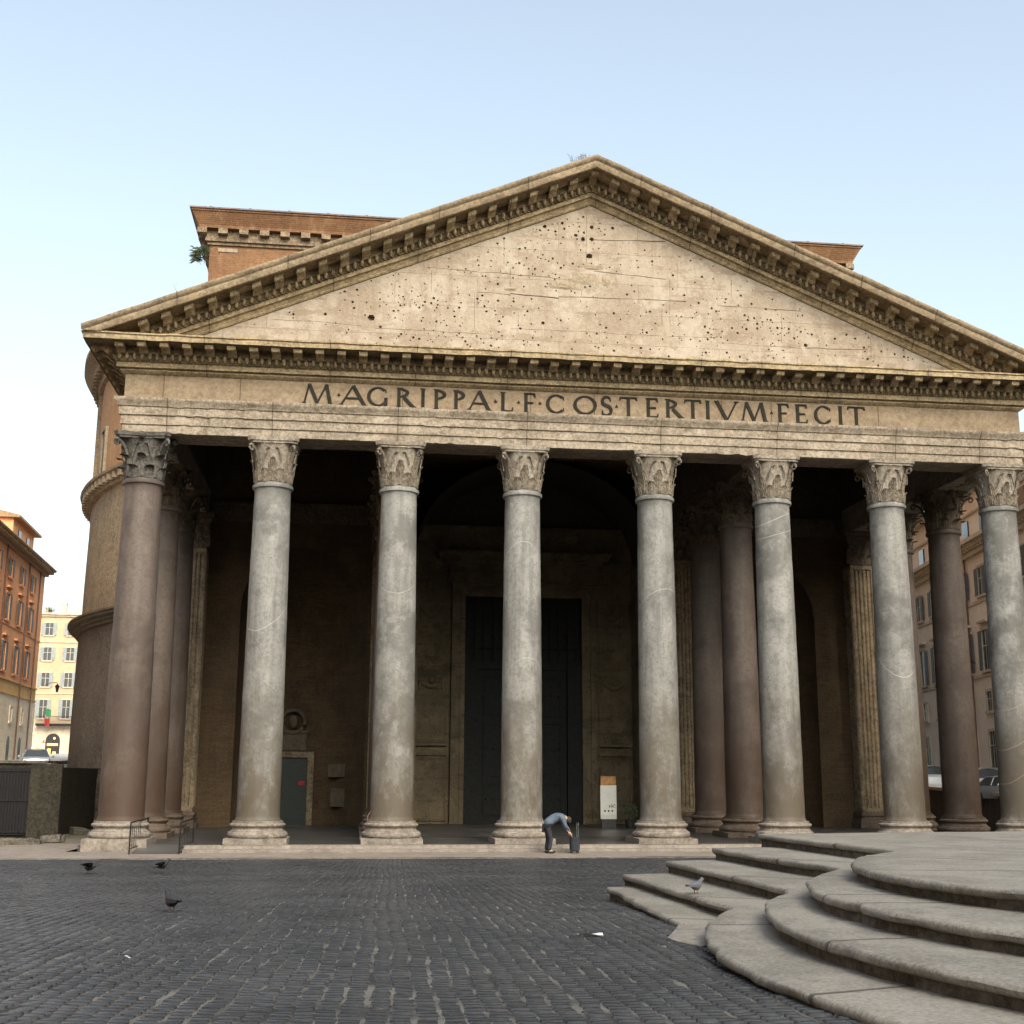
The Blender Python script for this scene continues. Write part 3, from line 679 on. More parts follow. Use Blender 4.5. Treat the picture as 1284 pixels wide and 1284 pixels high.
def glyph(ch, x0, x1):
    g = MB(); W = x1-x0; Hh = H1-H0; TH = .122; dn = [0]
    def P(u, v): return Vector((x0+u*W, H0+v*Hh))
    def poly(pts):
        dn[0] += 1; d = FY-.035-.0015*dn[0]
        g.prism([tuple(p) for p in pts], lambda p, t: (p[0], t, p[1]), FY+.02, d)
    def bar(a, b, th):
        v = (b-a).normalized(); n = Vector((-v.y, v.x))*th/2; poly([a-n, b-n, b+n, a+n])
    def ser(p, hw=.11):
        up = p.y > (H0+H1)/2; s_ = -1 if up else 1; poly([(p.x-hw, p.y), (p.x+hw, p.y), (p.x+hw*.9, p.y+s_*.022), (p.x+.03, p.y+s_*.06), (p.x-.03, p.y+s_*.06), (p.x-hw*.9, p.y+s_*.022)])
    if ch == '.':
        c = P(.5, .52); poly([(c.x, c.y+.06), (c.x-.065, c.y-.05), (c.x+.065, c.y-.05)]); return g
    for st in GL[ch]:
        if st[0] == 'l':
            a, b = P(st[1], st[2]), P(st[3], st[4]); bar(a, b, TH*st[5])
            for p, v in ((a, st[2]), (b, st[4])):
                if v in (0, 1) and not (ch in 'AVM' and abs(p.x-P(.5, 0).x) < .05) and not (ch == 'M' and v == 1): ser(p, .10 if W > .3 else .09)
        elif st[0] == 'h':
            a, b = P(st[1], st[3]), P(st[2], st[3]); bar(a, b, TH*.5)
            if st[4]:
                s_ = st[4]; e = b; poly([(e.x-.07, e.y), (e.x, e.y), (e.x+.02, e.y+s_*Hh), (e.x-.02, e.y+s_*Hh)])
                if ch == 'T': poly([(a.x+.07, a.y), (a.x, a.y), (a.x-.02, a.y+s_*Hh), (a.x+.02, a.y+s_*Hh)])
        elif st[0] == 'a':
            _, cx_, cy_, rx, ry, d0, d1 = st; n = 18; out = []; inn = []
            for i in range(n+1):
                a = R(d0+(d1-d0)*i/n); th = TH*(.45+.6*abs(math.cos(a))); c = P(cx_, cy_)
                out.append((c.x+(rx*W)*math.cos(a), c.y+(ry*Hh)*math.sin(a))); inn.append((c.x+(rx*W-th)*math.cos(a), c.y+(ry*Hh-th)*math.sin(a)))
            d = FY-.036; m_ = len(out); vs = [(p[0], d, p[1]) for p in out]+[(p[0], d, p[1]) for p in inn]+[(p[0], FY+.02, p[1]) for p in out]+[(p[0], FY+.02, p[1]) for p in inn]
            fs = []
            for i in range(m_-1): fs += [(i, i+1, m_+i+1, m_+i), (i, 2*m_+i, 2*m_+i+1, i+1), (m_+i, m_+i+1, 3*m_+i+1, 3*m_+i)]
            if d1-d0 < 360: fs += [(0, m_, 3*m_, 2*m_), (m_-1, 3*m_-1, 4*m_-1, 2*m_-1)]
            g.add(vs, fs)
            if ch in 'CG':
                for p, s_ in ((out[0], -1),)+(((out[-1], 1),) if ch == 'C' else ()): poly([(p[0]-.03, p[1]), (p[0]+.03, p[1]+.0), (p[0]+.03, p[1]+s_*.12), (p[0], p[1]+s_*.12)])
        else:
            pts = []
            for i in range(25):
                t = i/24; v = 1.02-t*1.04
                if t < .5: a = R(40+ (230-0)*t*2*.98); pts.append(P(.52+.34*math.cos(a), .745+.225*math.sin(a)))
                else: a = R(85-(230)*(t-.5)*2); pts.append(P(.48+.38*math.cos(a), .265+.255*math.sin(a)))
            n = len(pts); L_ = []; Rr = []
            for i in range(n):
                tn = (pts[min(i+1, n-1)]-pts[max(i-1, 0)]).normalized(); nn = Vector((-tn.y, tn.x)); th = TH*(.28+.25*math.sin(PI*i/(n-1))); L_.append(pts[i]+nn*th); Rr.append(pts[i]-nn*th)
            d = FY-.036; vs = [(p.x, d, p.y) for p in L_+Rr]+[(p.x, FY+.02, p.y) for p in L_+Rr]; fs = []
            for i in range(n-1): fs += [(i, i+1, n+i+1, n+i), (i, 2*n+i, 2*n+i+1, i+1), (n+i, n+i+1, 3*n+i+1, 3*n+i)]
            g.add(vs, fs)
            for p, s_ in ((pts[0], -1), (pts[-1], 1)): poly([(p.x-.03, p.y), (p.x+.035, p.y), (p.x+.035, p.y+s_*.12), (p.x, p.y+s_*.12)])
    return g
text = [('M', -10.65, -9.62), ('.', -9.47, -9.27), ('A', -9.31, -8.40), ('G', -8.38, -7.54), ('R', -7.34, -6.62), ('I', -6.46, -6.14), ('P', -5.96, -5.35), ('P', -5.22, -4.66), ('A', -4.62, -3.83), ('.', -3.72, -3.52), ('L', -3.50, -2.97), ('.', -2.86, -2.66),
        ('F', -2.60, -2.11), ('.', -2.06, -1.86), ('C', -1.77, -.99), ('O', -.72, .22), ('S', .32, .80), ('.', .86, 1.03), ('T', 1.06, 1.74), ('E', 2.03, 2.56), ('R', 2.76, 3.46), ('T', 3.55, 4.21), ('I', 4.32, 4.60), ('V', 4.78, 5.61), ('M', 5.77, 6.74), ('.', 6.85, 7.04),
        ('F', 7.16, 7.64), ('E', 7.85, 8.38), ('C', 8.59, 9.33), ('I', 9.54, 9.82), ('T', 9.96, 10.67)]
for ch, a, b in text: glyph(ch, a, b).build('interpunct' if ch == '.' else 'letter', M['letter'], fz)

# ---- rear wall of the porch: antae, niches, passage, great door
YW = 14.0
def arch_wall(g, xa, xb, z0, z1, xc, r, zs):     # wall face with an arched opening
    n = 16; pts = [(xc-r, z0), (xc-r, zs)]+[(xc+r*math.cos(PI-PI*i/n), zs+r*math.sin(PI-PI*i/n)) for i in range(1, n)]+[(xc+r, zs), (xc+r, z0)]
    g.add([(xa, YW, z0), (xa, YW, z1), (xc-r, YW, z1), (xc-r, YW, z0)], [(0,1,2,3)]); g.add([(xc+r, YW, z0), (xc+r, YW, z1), (xb, YW, z1), (xb, YW, z0)], [(0,1,2,3)])
    for i in range(1, len(pts)-2):
        a, b = pts[i], pts[i+1]; g.add([(a[0], YW, a[1]), (a[0], YW, z1), (b[0], YW, z1), (b[0], YW, b[1])], [(0,1,2,3)])
    # half-round niche and its half dome
    g.lathe([(r, z0), (r, 2), (r, 4), (r, 6), (r, 8), (r, zs)]+[(r*math.cos(a), zs+r*math.sin(a)) for a in [PI/2*k/8 for k in range(1, 8)]]+[(.02, zs+r)], 24, (xc, YW), 0, PI)
for sg in (-1, 1):
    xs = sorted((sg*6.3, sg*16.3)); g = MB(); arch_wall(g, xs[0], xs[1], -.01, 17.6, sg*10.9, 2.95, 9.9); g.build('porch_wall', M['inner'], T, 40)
g = MB()
for sg in (-1, 1):
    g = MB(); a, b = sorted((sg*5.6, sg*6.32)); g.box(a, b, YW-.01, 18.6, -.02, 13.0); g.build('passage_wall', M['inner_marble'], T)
g = MB(); g.box(-6.4, -3.7, 18.3, 18.9, -.02, 15); g.box(3.7, 6.4, 18.3, 18.9, -.02, 15); g.box(-3.7, 3.7, 18.31, 18.9, 11.9, 15)
g.build('passage_wall', M['inner_marble'], T)
g = MB(); g.lathe([(6.0*math.cos(a), 0) for a in (0,)], 3) if False else None
n = 14                                      # barrel vault over the passage
vs = []
for y in (YW, 18.9):
    for i in range(n+1): a = PI*i/n; vs.append((5.75*math.cos(a), y, 12.9+4.6*math.sin(a)))
g.add(vs, [(i, i+1, n+2+i, n+1+i) for i in range(n)]); g.box(-6.3, 6.3, 18.9, 19.1, 12, 17.6); g.build('passage_vault', M['wood'], T, 60)
# band of marble under the beam along the wall
g = MB()
for sg in (-1, 1):
    g = MB(); a, b = sorted((sg*6.35, sg*15.4)); g.box(a, b, YW-.22, YW, 14.0, 14.9); g.box(a, b, YW-.32, YW-.22, 14.75, 14.9); g.box(a, b, YW-.12, YW, 9.72, 9.9) if False else None
    g.build('wall_band', M['cap_brown'], T)
def anta(x0, x1, parent=T):
    g = MB(); y = YW-.95; n = 7; W = x1-x0; e = .08; fw = (W-2*e)/n
    g.box(x0+.01, x1-.01, y+.06, YW, .75, 12.5)
    for k in range(n+1): xx = x0+e+k*fw; g.box(xx-.035 if k else x0, xx+.035 if k < n else x1, y, y+.07, .9, 12.3)
    for k in range(n):
        xa = x0+e+k*fw+.035; xb = xa+fw-.07
        g.grid(lambda u, v: (xa+(xb-xa)*u, y+.005+.052*math.sin(PI*u), .95+11.3*v), 6, 2)
    for sx, xx in ((-1, x0), (1, x1)):      # fluted side faces
        for k in range(5): ya = y+.04+k*.18; g.box(min(xx, xx+sx*.05), max(xx, xx+sx*.05), ya, ya+.06, .9, 12.3)
    g.box(x0-.03, x1+.03, y-.03, YW, .75, .93); g.box(x0-.03, x1+.03, y-.03, YW, 12.3, 12.5)
    g.jitter(.012, 3)
    p = g.build('pilaster', M['pilaster'], parent)
    g = MB()
    for (za, zb, e_) in ((-.02, .24, .22), (.24, .44, .17), (.44, .56, .08), (.56, .68, .13), (.68, .75, .06)): g.box(x0-e_, x1+e_, y-e_, YW, za, zb)
    g.jitter(.02, 3); g.build('pilaster_base', M['base_brown'], p)
    g = MB(); g.grid(lambda u, v: (x0-.25*v**3+(W+.5*v**3)*u, y-.02-.22*v**3, 12.5+1.4*v), 8, 10); g.box(x0+.02, x1-.02, y+.02, YW, 12.5, 13.95)
    g.box(x0-.3, x1+.3, y-.3, YW, 13.93, 14.15)
    for k in range(5):
        for (zz, hh) in ((12.52, .5), (12.55, .95)):
            xx = x0+W*(k+(.5 if hh < .6 else 0))/4
            if xx > x1+.01: continue
            g.grid(lambda u, v: (xx+(u-.5)*.34*(1-.5*v**3), y-.05-.03*v-.14*max(0, v-.7)/.3-.03*(1-abs(2*u-1)), zz+hh*v-.1*max(0, v-.8)), 5, 7)
    g.jitter(.02, 4); g.build('pilaster_capital', M['cap_brown'], p, 50)
anta(15.45, 17.0); anta(-17.0, -15.45); anta(6.35, 7.75); anta(-7.75, -6.35)
# door: frame, leaves, cornice
dr = MB()
for (e0, e1, yy) in ((0, .22, 18.10), (.22, .45, 18.16), (.45, .68, 18.06)):
    for sg in (-1, 1):
        a, b = sorted((sg*(3.0+e0), sg*(3.0+e1))); dr.box(a, b, yy, 18.45, -.01, 11.3+e1)
    dr.box(-3.0-e0, 3.0+e0, yy, 18.45, 11.3+e0, 11.3+e1)
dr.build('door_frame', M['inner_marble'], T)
dr = MB()
dr.box(-3.9, 3.9, 18.0, 18.3, 12.0, 12.25); dr.box(-3.8, 3.8, 18.08, 18.3, 12.25, 12.95); dr.box(-4.1, 4.1, 17.85, 18.3, 12.95, 13.15); dr.box(-4.4, 4.4, 17.6, 18.3, 13.15, 13.4); dr.box(-4.5, 4.5, 17.5, 18.3, 13.4, 13.55)
dr.build('door_cornice', M['inner_marble'], T)
for sg in (-1, 1):
    g = MB(); a, b = sorted((sg*.02, sg*2.25)); g.box(a, b, 18.5, 18.62, 0, 7.6)
    for k, (za, zb) in enumerate(((.4, 2.0), (2.3, 5.0), (5.3, 7.3))):
        g.box(a+.25, b-.25, 18.44, 18.5, za, za+.1); g.box(a+.25, b-.25, 18.44, 18.5, zb-.1, zb); g.box(a+.25, a+.35, 18.44, 18.5, za+.1, zb-.1); g.box(b-.35, b-.25, 18.44, 18.5, za+.1, zb-.1)
        for q in range(5): g.ell(((a+b)/2+(q-2)*.35, 18.49, (za+zb)/2), (.06, .05, .06), 6, 4)
    g.build('door', M['bronze'], T)
g = MB()
for sg in (-1, 1): a, b = sorted((sg*2.27, sg*2.99)); g.box(a, b, 18.3, 18.6, 0, 8.0)
g.box(-3, 3, 18.42, 18.6, 7.62, 8.0)
for k in range(13): g.box(-2.95+k*.48, -2.85+k*.48, 18.45, 18.55, 8.0, 11.3)
for k in range(4): g.box(-3, 3, 18.46, 18.54, 8.7+k*.75, 8.78+k*.75)
g.box(-3, 3, 18.7, 18.8, 0, 11.4)
g.build('door_grille', M['bronze'], T)
# carved wall panels either side of the door
for sg in (-1, 1):
    g = MB(); a, b = sorted((sg*3.85, sg*5.5)); yy = 18.3
    for (za, zb) in ((.15, 3.25), (3.95, 6.0), (6.25, 7.35), (7.6, 9.6), (9.8, 11.2)):
        for (q, t_) in ((0, .06), (.09, .035)):
            g.box(a+q, b-q, yy-t_*1.4, yy, za+q, za+q+.07); g.box(a+q, b-q, yy-t_*1.4, yy, zb-q-.07, zb-q)
            g.box(a+q, a+q+.07, yy-t_*1.4, yy, za+q+.07, zb-q-.07); g.box(b-q-.07, b-q, yy-t_*1.4, yy, za+q+.07, zb-q-.07)
    for zc, hh in ((6.8, .3), (10.4, .5)):      # carved garlands
        for k in range(13):
            t = k/12; g.ell((a+.25+(b-a-.5)*t, yy-.04, zc+hh*.6-hh*math.sin(PI*t)), (.10, .08, .11), 7, 5)
        for q in (.25, b-a-.25): g.ell((a+q, yy-.04, zc-.05), (.06, .05, .3), 6, 5)
        g.ell(((a+b)/2, yy-.05, zc+.2), (.14, .07, .16), 8, 5)
    for zc in (3.6,): g.box(a, b, yy-.14, yy, zc-.28, zc-.12); g.box(a, b, yy-.2, yy, zc+.18, zc+.3)
    g.jitter(.012, 4); g.build('carved_panel', M['inner_marble'], T, 50)
# left niche: green door, stone frame, tablet, round wreath, plaques, box
yb = YW+2.75
p0 = onY(383, 1038, yb); p1 = onY(383, 950, yb); dx0, dx1, dzt = p0.x-1.75, p0.x, p1.z
g = MB(); g.box(dx0, dx1, yb-.08, yb, .0, dzt)
for k in range(3): g.box(dx0+.15, dx1-.15, yb-.11, yb-.08, .3+k*1.0, .38+k*1.0)
sd_ = g.build('side_door', M['green'], T)
g = MB(); g.box(dx1-.42, dx1-.12, yb-.13, yb-.11, 1.85, 2.05); g.build('door_sign', M['red'], sd_)
g = MB(); g.box(dx1, dx1+.28, yb-.16, yb+.6, 0, dzt); g.box(dx0-.28, dx0, yb-.16, yb+.6, 0, dzt); g.box(dx0-.28, dx1+.28, yb-.2, yb+.3, dzt, dzt+.28); g.build('side_door_frame', M['pilaster'], T)
p = onY(370, 930, yb); g = MB(); g.box(p.x-.75, p.x+.55, yb-.12, yb+.2, p.z-.42, p.z+.42); g.box(p.x-.85, p.x+.65, yb-.2, yb+.1, p.z+.42, p.z+.52)
for k in range(4): g.box(p.x-.6, p.x+.4, yb-.125, yb-.12, p.z-.3+k*.17, p.z-.27+k*.17)
g.build('tablet', M['plaque'], T)
p = onY(368, 905, yb); g = MB(); g.tube([(p.x+.55*math.cos(a), yb-.1, p.z+.55*math.sin(a)) for a in [2*PI*k/24 for k in range(25)]], .10, 8); g.ell((p.x, yb-.1, p.z), (.22, .15, .32), 10, 8); g.build('wreath', M['plaque'], T, 60)
for (x, y, w_, h_) in ((424, 1000, .36, .42), (422, 966, .38, .3), (290, 997, .35, .55)):
    yy = YW+2.2 if x > 300 else YW+2.0; p = onY(x, y, yy); g = MB(); g.box(p.x-w_, p.x+w_, yy-.12, yy+1.2, p.z-h_, p.z+h_); g.jitter(.03, 3); g.build('wall_slab', M['plaque'], T)
# ---- brick block behind the pediment
g = MB(); BX = 16.25; YB = 14.02
g.box(-BX, BX, YB+.22, 30, 17.6, 28.3)
g.build('brick_block', M['brick'], T)
g = MB()
for sg in (-1, 1): a, b = sorted((sg*(BX+.0), sg*(BX-1.2))); g = MB(); g.box(a, b, YB, 30, -.5, 17.58); g.build('side_wall', M['block_low'], T)
def ring_box(g, e, z0, z1, y1=30): g.box(-BX-e, BX+e, YB+.22-e, y1, z0, z1)
g = MB(); ring_box(g, .10, 27.95, 28.1); ring_box(g, .22, 28.101, 28.22); ring_box(g, .2, 28.221, 28.66)
g.build('block_moulding', M['bracket'], T)
g = MB()
for k in range(34):
    x = -BX-.35+k*(2*BX+.7)/33; g = MB(); g.box(x-.22, x+.22, YB+.22-.52, YB+.22-.1, 28.40, 28.66); g.jitter(.02, 3); g.build('bracket', M['bracket'], T)
for k in range(14):
    for sg in (-1, 1): g = MB(); a, b = sorted((sg*(BX+.1), sg*(BX+.62))); g.box(a, b, YB+.5+k*1.05, YB+.9+k*1.05, 28.40, 28.66); g.build('bracket', M['bracket'], T)
g = MB(); lo = [(-1, .55), (1, .55)]
e0, e1 = .50, .82
vs = []
for e, z in ((e0, 28.67), (e0+.02, 28.8), (e1, 29.36), (e1+.06, 29.40), (e1+.06, 29.48)): vs += [(-BX-e, YB+.22-e, z), (BX+e, YB+.22-e, z), (BX+e, 30, z), (-BX-e, 30, z)]
fs = [(k*4+i, k*4+(i+1) % 4, k*4+4+(i+1) % 4, k*4+4+i) for k in range(4) for i in range(4)]+[(3,2,1,0), (16,17,18,19)]
g.add(vs, fs); g.build('block_parapet', M['brick'], T)
g = MB(); g.box(-BX-.95, BX+.95, YB+.22-.95, 30, 29.485, 29.56)
for k in range(18): g.box(-BX+k*1.9, -BX+k*1.9+.12, YB-.70, 30, 29.56, 29.61)
g.build('block_coping', M['rooftile'], T)
# white block set in the brick
p = onY(285, 314, YB+.2); g = MB(); g.box(p.x-.45, p.x+.5, YB+.17, YB+.24, p.z-.09, p.z+.09); g.jitter(.02, 4); g.build('marble_insert', M['travertine'], T)
# ---- rotunda drum
DC = (0, 50); RD = 28.0; A0, A1 = PI*.5, PI*2.5
def drum(prof, name, mt, seg=160, smooth=40, jit=0, z=None): g = MB(); g.lathe(prof, seg, DC, 0, 2*PI, jit=jit); return g.build(name, mt, T, smooth)
drum([(28.25, -.9), (28.2, 4), (28.15, 8), (28.1, 11.6)], 'lower_drum', M['drum_low'], jit=.12)
drum([(28.0, 12.3), (27.98, 15), (27.95, 18), (27.9, 20.6)], 'middle_drum', M['drum_mid'], jit=.10)
drum([(27.75, 21.4), (27.72, 25), (27.7, 29.2)], 'upper_drum', M['drum_brick'], jit=.06)
drum([(28.1, 11.5), (28.3, 11.55), (28.3, 11.7), (28.5, 11.78), (28.5, 11.92), (28.75, 12.0), (28.78, 12.15), (28.9, 12.2), (28.9, 12.32), (27.9, 12.5)], 'lower_ring', M['cap_brown'], jit=.05)
g = MB(); g.lathe([(27.9, 20.5), (28.15, 20.6), (28.2, 20.8), (28.45, 21.2), (28.65, 21.3), (28.7, 21.45), (27.7, 21.6)], 160, DC, jit=.05)
for k in range(200):
    a = 2*PI*k/200; d = Vector((math.cos(a), math.sin(a), 0)); t_ = Vector((-d.y, d.x, 0)); g.obox(Vector((DC[0], DC[1], 20.98))+d*28.35, d*.22, t_*.2, Vector((0, 0, .2)))
g.build('middle_ring', M['sima'], T, 40)
g = MB(); g.lathe([(27.7, 29.0), (27.95, 29.1), (28.0, 29.5), (28.5, 30.2), (28.95, 30.6), (29.1, 30.7), (29.1, 30.95), (20, 31.2)], 160, DC, jit=.05)
for k in range(200):
    a = 2*PI*k/200; d = Vector((math.cos(a), math.sin(a), 0)); t_ = Vector((-d.y, d.x, 0)); g.obox(Vector((DC[0], DC[1], 29.78))+d*28.2, d*.3, t_*.18, Vector((0, 0, .22)))
g.build('upper_ring', M['bracket'], T, 40)
g = MB(); pr = []
for k in range(6): r_ = 24-k*1.6; pr += [(r_, 31.1+k*.75), (r_, 31.85+k*.75)]
pr += [(15*math.cos(a), 35.6+6*math.sin(a)) for a in [PI/2*k/10 for k in range(9)]]; g.lathe(pr, 96, DC); g.build('dome', M['rooftile'], T, 40)
def on_drum(x, y, rad=RD):
    d = ray(x, y); o_ = CAM-Vector((DC[0], DC[1], 0)); a = d.x**2+d.y**2; b = 2*(o_.x*d.x+o_.y*d.y); c = o_.x**2+o_.y**2-rad**2
    t = (-b-math.sqrt(max(0, b*b-4*a*c)))/(2*a); return CAM+d*t
p = on_drum(131, 575, 27.7); d = Vector((p.x, p.y-50, 0)).normalized(); t_ = Vector((-d.y, d.x, 0))
g = MB()
for s_ in (-1, 1): g.obox(p+d*.0+t_*s_*.62, d*.2, t_*.16, Vector((0, 0, 1.9)))
g.obox(p+Vector((0, 0, 1.99)), d*.22, t_*.8, Vector((0, 0, .1))); wn = g.build('drum_window', M['travertine'], T)
g = MB(); g.obox(p-d*.02, d*.1, t_*.5, Vector((0, 0, 1.88))); g.build('pane', M['black'], wn)
p = on_drum(126, 520, 27.7); d = Vector((p.x, p.y-50, 0)).normalized(); t_ = Vector((-d.y, d.x, 0)); g = MB(); g.obox(Vector((p.x, p.y, 25.2))-d*.1, d*.3, t_*.5, Vector((0, 0, 3.7))); g.build('brick_strip', M['drum_mid'], T)

# ------------------------------------------------------------------ fountain steps
def circ(cx_, cy_, r_, a0, a1, n): return [(cx_+r_*math.cos(a0+(a1-a0)*i/n), cy_+r_*math.sin(a0+(a1-a0)*i/n)) for i in range(n+1)]
F = thing('fountain_steps', 'broad pale travertine fountain platform with low curved steps', 'steps', (3.0, -33, .6))
def fstep(tip, jun, c, r_, ztop, zbot, mirror_x=5.2, back=1.4):
    a_j = math.atan2(jun[1]-c[1], jun[0]-c[0]) % (2*PI)
    # where the lobe starts: on the circle just outside the junction
    r0 = math.hypot(jun[0]-c[0], jun[1]-c[1]); a_s = a_j
    pts = []
    n1 = 14
    for i in range(n1): t = i/n1; pts.append((tip[0]+(jun[0]-tip[0])*t, tip[1]+(jun[1]-tip[1])*t))
    a_end = 2*PI*.78
    arc = circ(c[0], c[1], r_, max(a_s, 0), a_end, 70)
    # ease from junction to circle
    pts.append(jun)
    for i, q in enumerate(arc[1:]):
        k = min(1, (i+1)/5); k = math.sin(k*PI/2); pts.append((jun[0]+(q[0]-jun[0])*k if k < 1 else q[0], jun[1]+(q[1]-jun[1])*k if k < 1 else q[1]))
    last = pts[-1]
    pts += [(14, last[1]+.3), (16, -30), (14, tip[1]+.6)]
    m_ = 14
    for i in range(1, m_): t = i/m_; x = 14+(tip[0]-14)*t; pts.append((x, tip[1]+back*math.sin(PI*t)))
    pts = [Vector(p) for p in pts]; n = len(pts)
    nr = []
    for i in range(n):
        tn = (pts[(i+1) % n]-pts[i-1]).normalized(); nr.append(Vector((tn.y, -tn.x)))
    area = sum(pts[i].x*pts[(i+1) % n].y-pts[(i+1) % n].x*pts[i].y for i in range(n))
    if area < 0: nr = [-q for q in nr]
    # nr now points outwards; profile = (offset outward, z)
    th = .075
    prof = [(-.07, zbot), (-.07, ztop-th-.03), (-.045, ztop-th-.012), (-.01, ztop-th), (.0, ztop-th+.012), (.008, ztop-.035), (-.004, ztop-.014), (-.03, ztop-.002), (-.30, ztop)]
    g = MB()
    for (o_, z) in prof:
        for i in range(n):
            p = pts[i]+nr[i]*o_; jj = Vector((p.x, p.y, z))
            k = .035*noise.noise(jj*2.3)+.03*noise.noise(jj*8)-.06*max(0, noise.noise(jj*3.7+Vector((5, 5, 5)))-.35)*3; k = k if o_ > -.1 else 0
            dz = .012*noise.noise(Vector((p.x*.5, p.y*.5, ztop*7)))+(.008*noise.noise(jj*6) if z > ztop-.1 and o_ > -.1 else 0)
            g.v.append((p.x+nr[i].x*k, p.y+nr[i].y*k, z+dz))
    L = len(prof)
    for k in range(L-1):
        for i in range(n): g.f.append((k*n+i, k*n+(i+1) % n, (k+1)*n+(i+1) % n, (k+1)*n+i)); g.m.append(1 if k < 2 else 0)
    g.f.append(tuple((L-1)*n+i for i in range(n))); g.m.append(0)
    g.v = [(x-3.0, y+33, z-.6) for x, y, z in g.v]
    return g.build('step', [M['fount_top'], M['fount_riser']], F, 50)
# travertine treads with radial slab joints
def fount_top():
    s = N('fountain_slabs'); x, y, z = s.sep()
    dx = s.math('SUBTRACT', x, 2.2); dy = s.math('SUBTRACT', y, -34.0); ang = s.math('ARCTAN2', dy, dx)
    zz = s.math('FLOOR', s.math('ADD', s.math('MULTIPLY', z, 6.0), .42))
    a = s.math('ADD', s.math('MULTIPLY', ang, 2.6), s.math('MULTIPLY', zz, .37)); fr = s.math('ABSOLUTE', s.math('SUBTRACT', s.math('FRACT', a), .5))
    rr = s.math('SQRT', s.math('ADD', s.math('MULTIPLY', dx, dx), s.math('MULTIPLY', dy, dy)))
    fr = s.math('MULTIPLY', fr, rr); fr = s.math('ADD', fr, s.math('MULTIPLY', s.noise(4, 4, .6), .02))
    j = s.ramp(fr, .05, .11, 1., 0.)
    j2 = s.ramp(s.math('ABSOLUTE', s.math('SUBTRACT', rr, 3.4)), .012, .03, 1., 0.)
    j2 = s.math('MULTIPLY', j2, s.ramp(z, 1.28, 1.30)); j = s.math('MAXIMUM', j, j2)
    c = s.mix(s.math('MULTIPLY', s.ramp(s.noise(.8, 9, .72), .42, .58), .75), (.215, .193, .162), (.09, .077, .06))
    c = s.mix(s.math('MULTIPLY', s.ramp(s.noise(2.1, 7, .68, s.shift(s.pos, (4, 4, 4))), .5, .66), .5), c, (.27, .25, .22))
    c = s.mix(s.math('MULTIPLY', s.ramp(s.noise(1.7, 10, .76, s.shift(s.pos, (1, 7, 2))), .53, .60), .5), c, (.085, .078, .068))
    spt = s.ramp(s.noise(17, 3, .6), .66, .70); c = s.mix(s.math('MULTIPLY', spt, .85), c, (.07, .062, .052))
    c = s.mix(.45, c, s.mix(s.ramp(s.noise(26, 8, .8), .40, .60), (.085, .078, .068), (.29, .28, .262)))
    c = s.mix(s.math('MULTIPLY', j, .9), c, (.045, .038, .03))
    h = s.math('SUBTRACT', s.math('ADD', s.noise(7, 9, .7), s.math('MULTIPLY', s.noise(40, 5, .7), .4)), s.math('MULTIPLY', j, .8))
    return s.done(c, .62, h, .45, .015, .35)
M['fount_top'] = fount_top()
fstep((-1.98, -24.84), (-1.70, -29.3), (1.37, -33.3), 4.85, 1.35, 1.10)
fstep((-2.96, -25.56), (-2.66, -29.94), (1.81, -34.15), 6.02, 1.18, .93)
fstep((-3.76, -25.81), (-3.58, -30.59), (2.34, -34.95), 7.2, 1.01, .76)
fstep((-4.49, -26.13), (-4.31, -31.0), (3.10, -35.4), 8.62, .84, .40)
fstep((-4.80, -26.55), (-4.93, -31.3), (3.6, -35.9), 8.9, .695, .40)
# broken corner slabs beside the lobe
for k, pts in enumerate(([(852, 1157), (922, 1141), (905, 1160), (897, 1182), (880, 1187), (852, 1181), (838, 1176)], [(836, 1178), (850, 1183), (858, 1190), (846, 1194), (828, 1187), (830, 1181)])):
    zt_ = .684 if k == 0 else .668; loop = []
    P3 = [onZ(x, y, zt_) for x, y in pts]
    for a, b in zip(P3, P3[1:]+P3[:1]):
        for t in (0, .25, .5, .75): q = a.lerp(b, t); loop.append((q.x+.02*noise.noise(q*9), q.y+.05*noise.noise(q*7+Vector((4, 0, 0)))))
    g = MB(); g.prism(loop, lambda q, t: (q[0], q[1], t), .52, zt_); o = g.build('paving_slab', M['fount'])
    tag(o, 'large low travertine slab between the lowest step and the round lobe' if k == 0 else 'small broken travertine slab at the corner of the fountain steps', 'paving slab')

# ------------------------------------------------------------------ retaining walls, moat
W1 = thing('retaining_wall', 'mossy stone retaining wall with dark gate on the left of the temple', 'wall', (-26, 10, -.3))
g = MB(); g.box(-14, 4.9, 0, .7, 0, 3.02); g.box(4.2, 4.9, .7, 14, 0, 2.9); g.jitter(.05, .9); g.build('wall', M['wallstone'], W1)
g = MB(); g.box(-14, 5.0, -.1, .85, 3.03, 3.14); g.build('coping', M['rubble'], W1)
p = onY(38, 1000, 10); gx = p.x+26
g = MB(); g.box(gx-3.2, gx, -.12, -.02, .15, 2.85)
for k in range(26): g.box(gx-3.15+k*.12, gx-3.12+k*.12, -.16, -.12, .2, 2.8)
for zz in (.25, 1.5, 2.7): g.box(gx-3.2, gx, -.18, -.161, zz, zz+.07)
gt = g.build('gate', M['iron'], W1)
g = MB(); g.box(gx+.02, gx+1.25, -.28, .0, 0, 3.0); g.jitter(.05, 1.3); g.build('pillar', M['wallstone'], W1)
W2 = thing('ruined_wall', 'low ruined brick wall in shadow against the round drum', 'wall', (-22, 21, -.3))
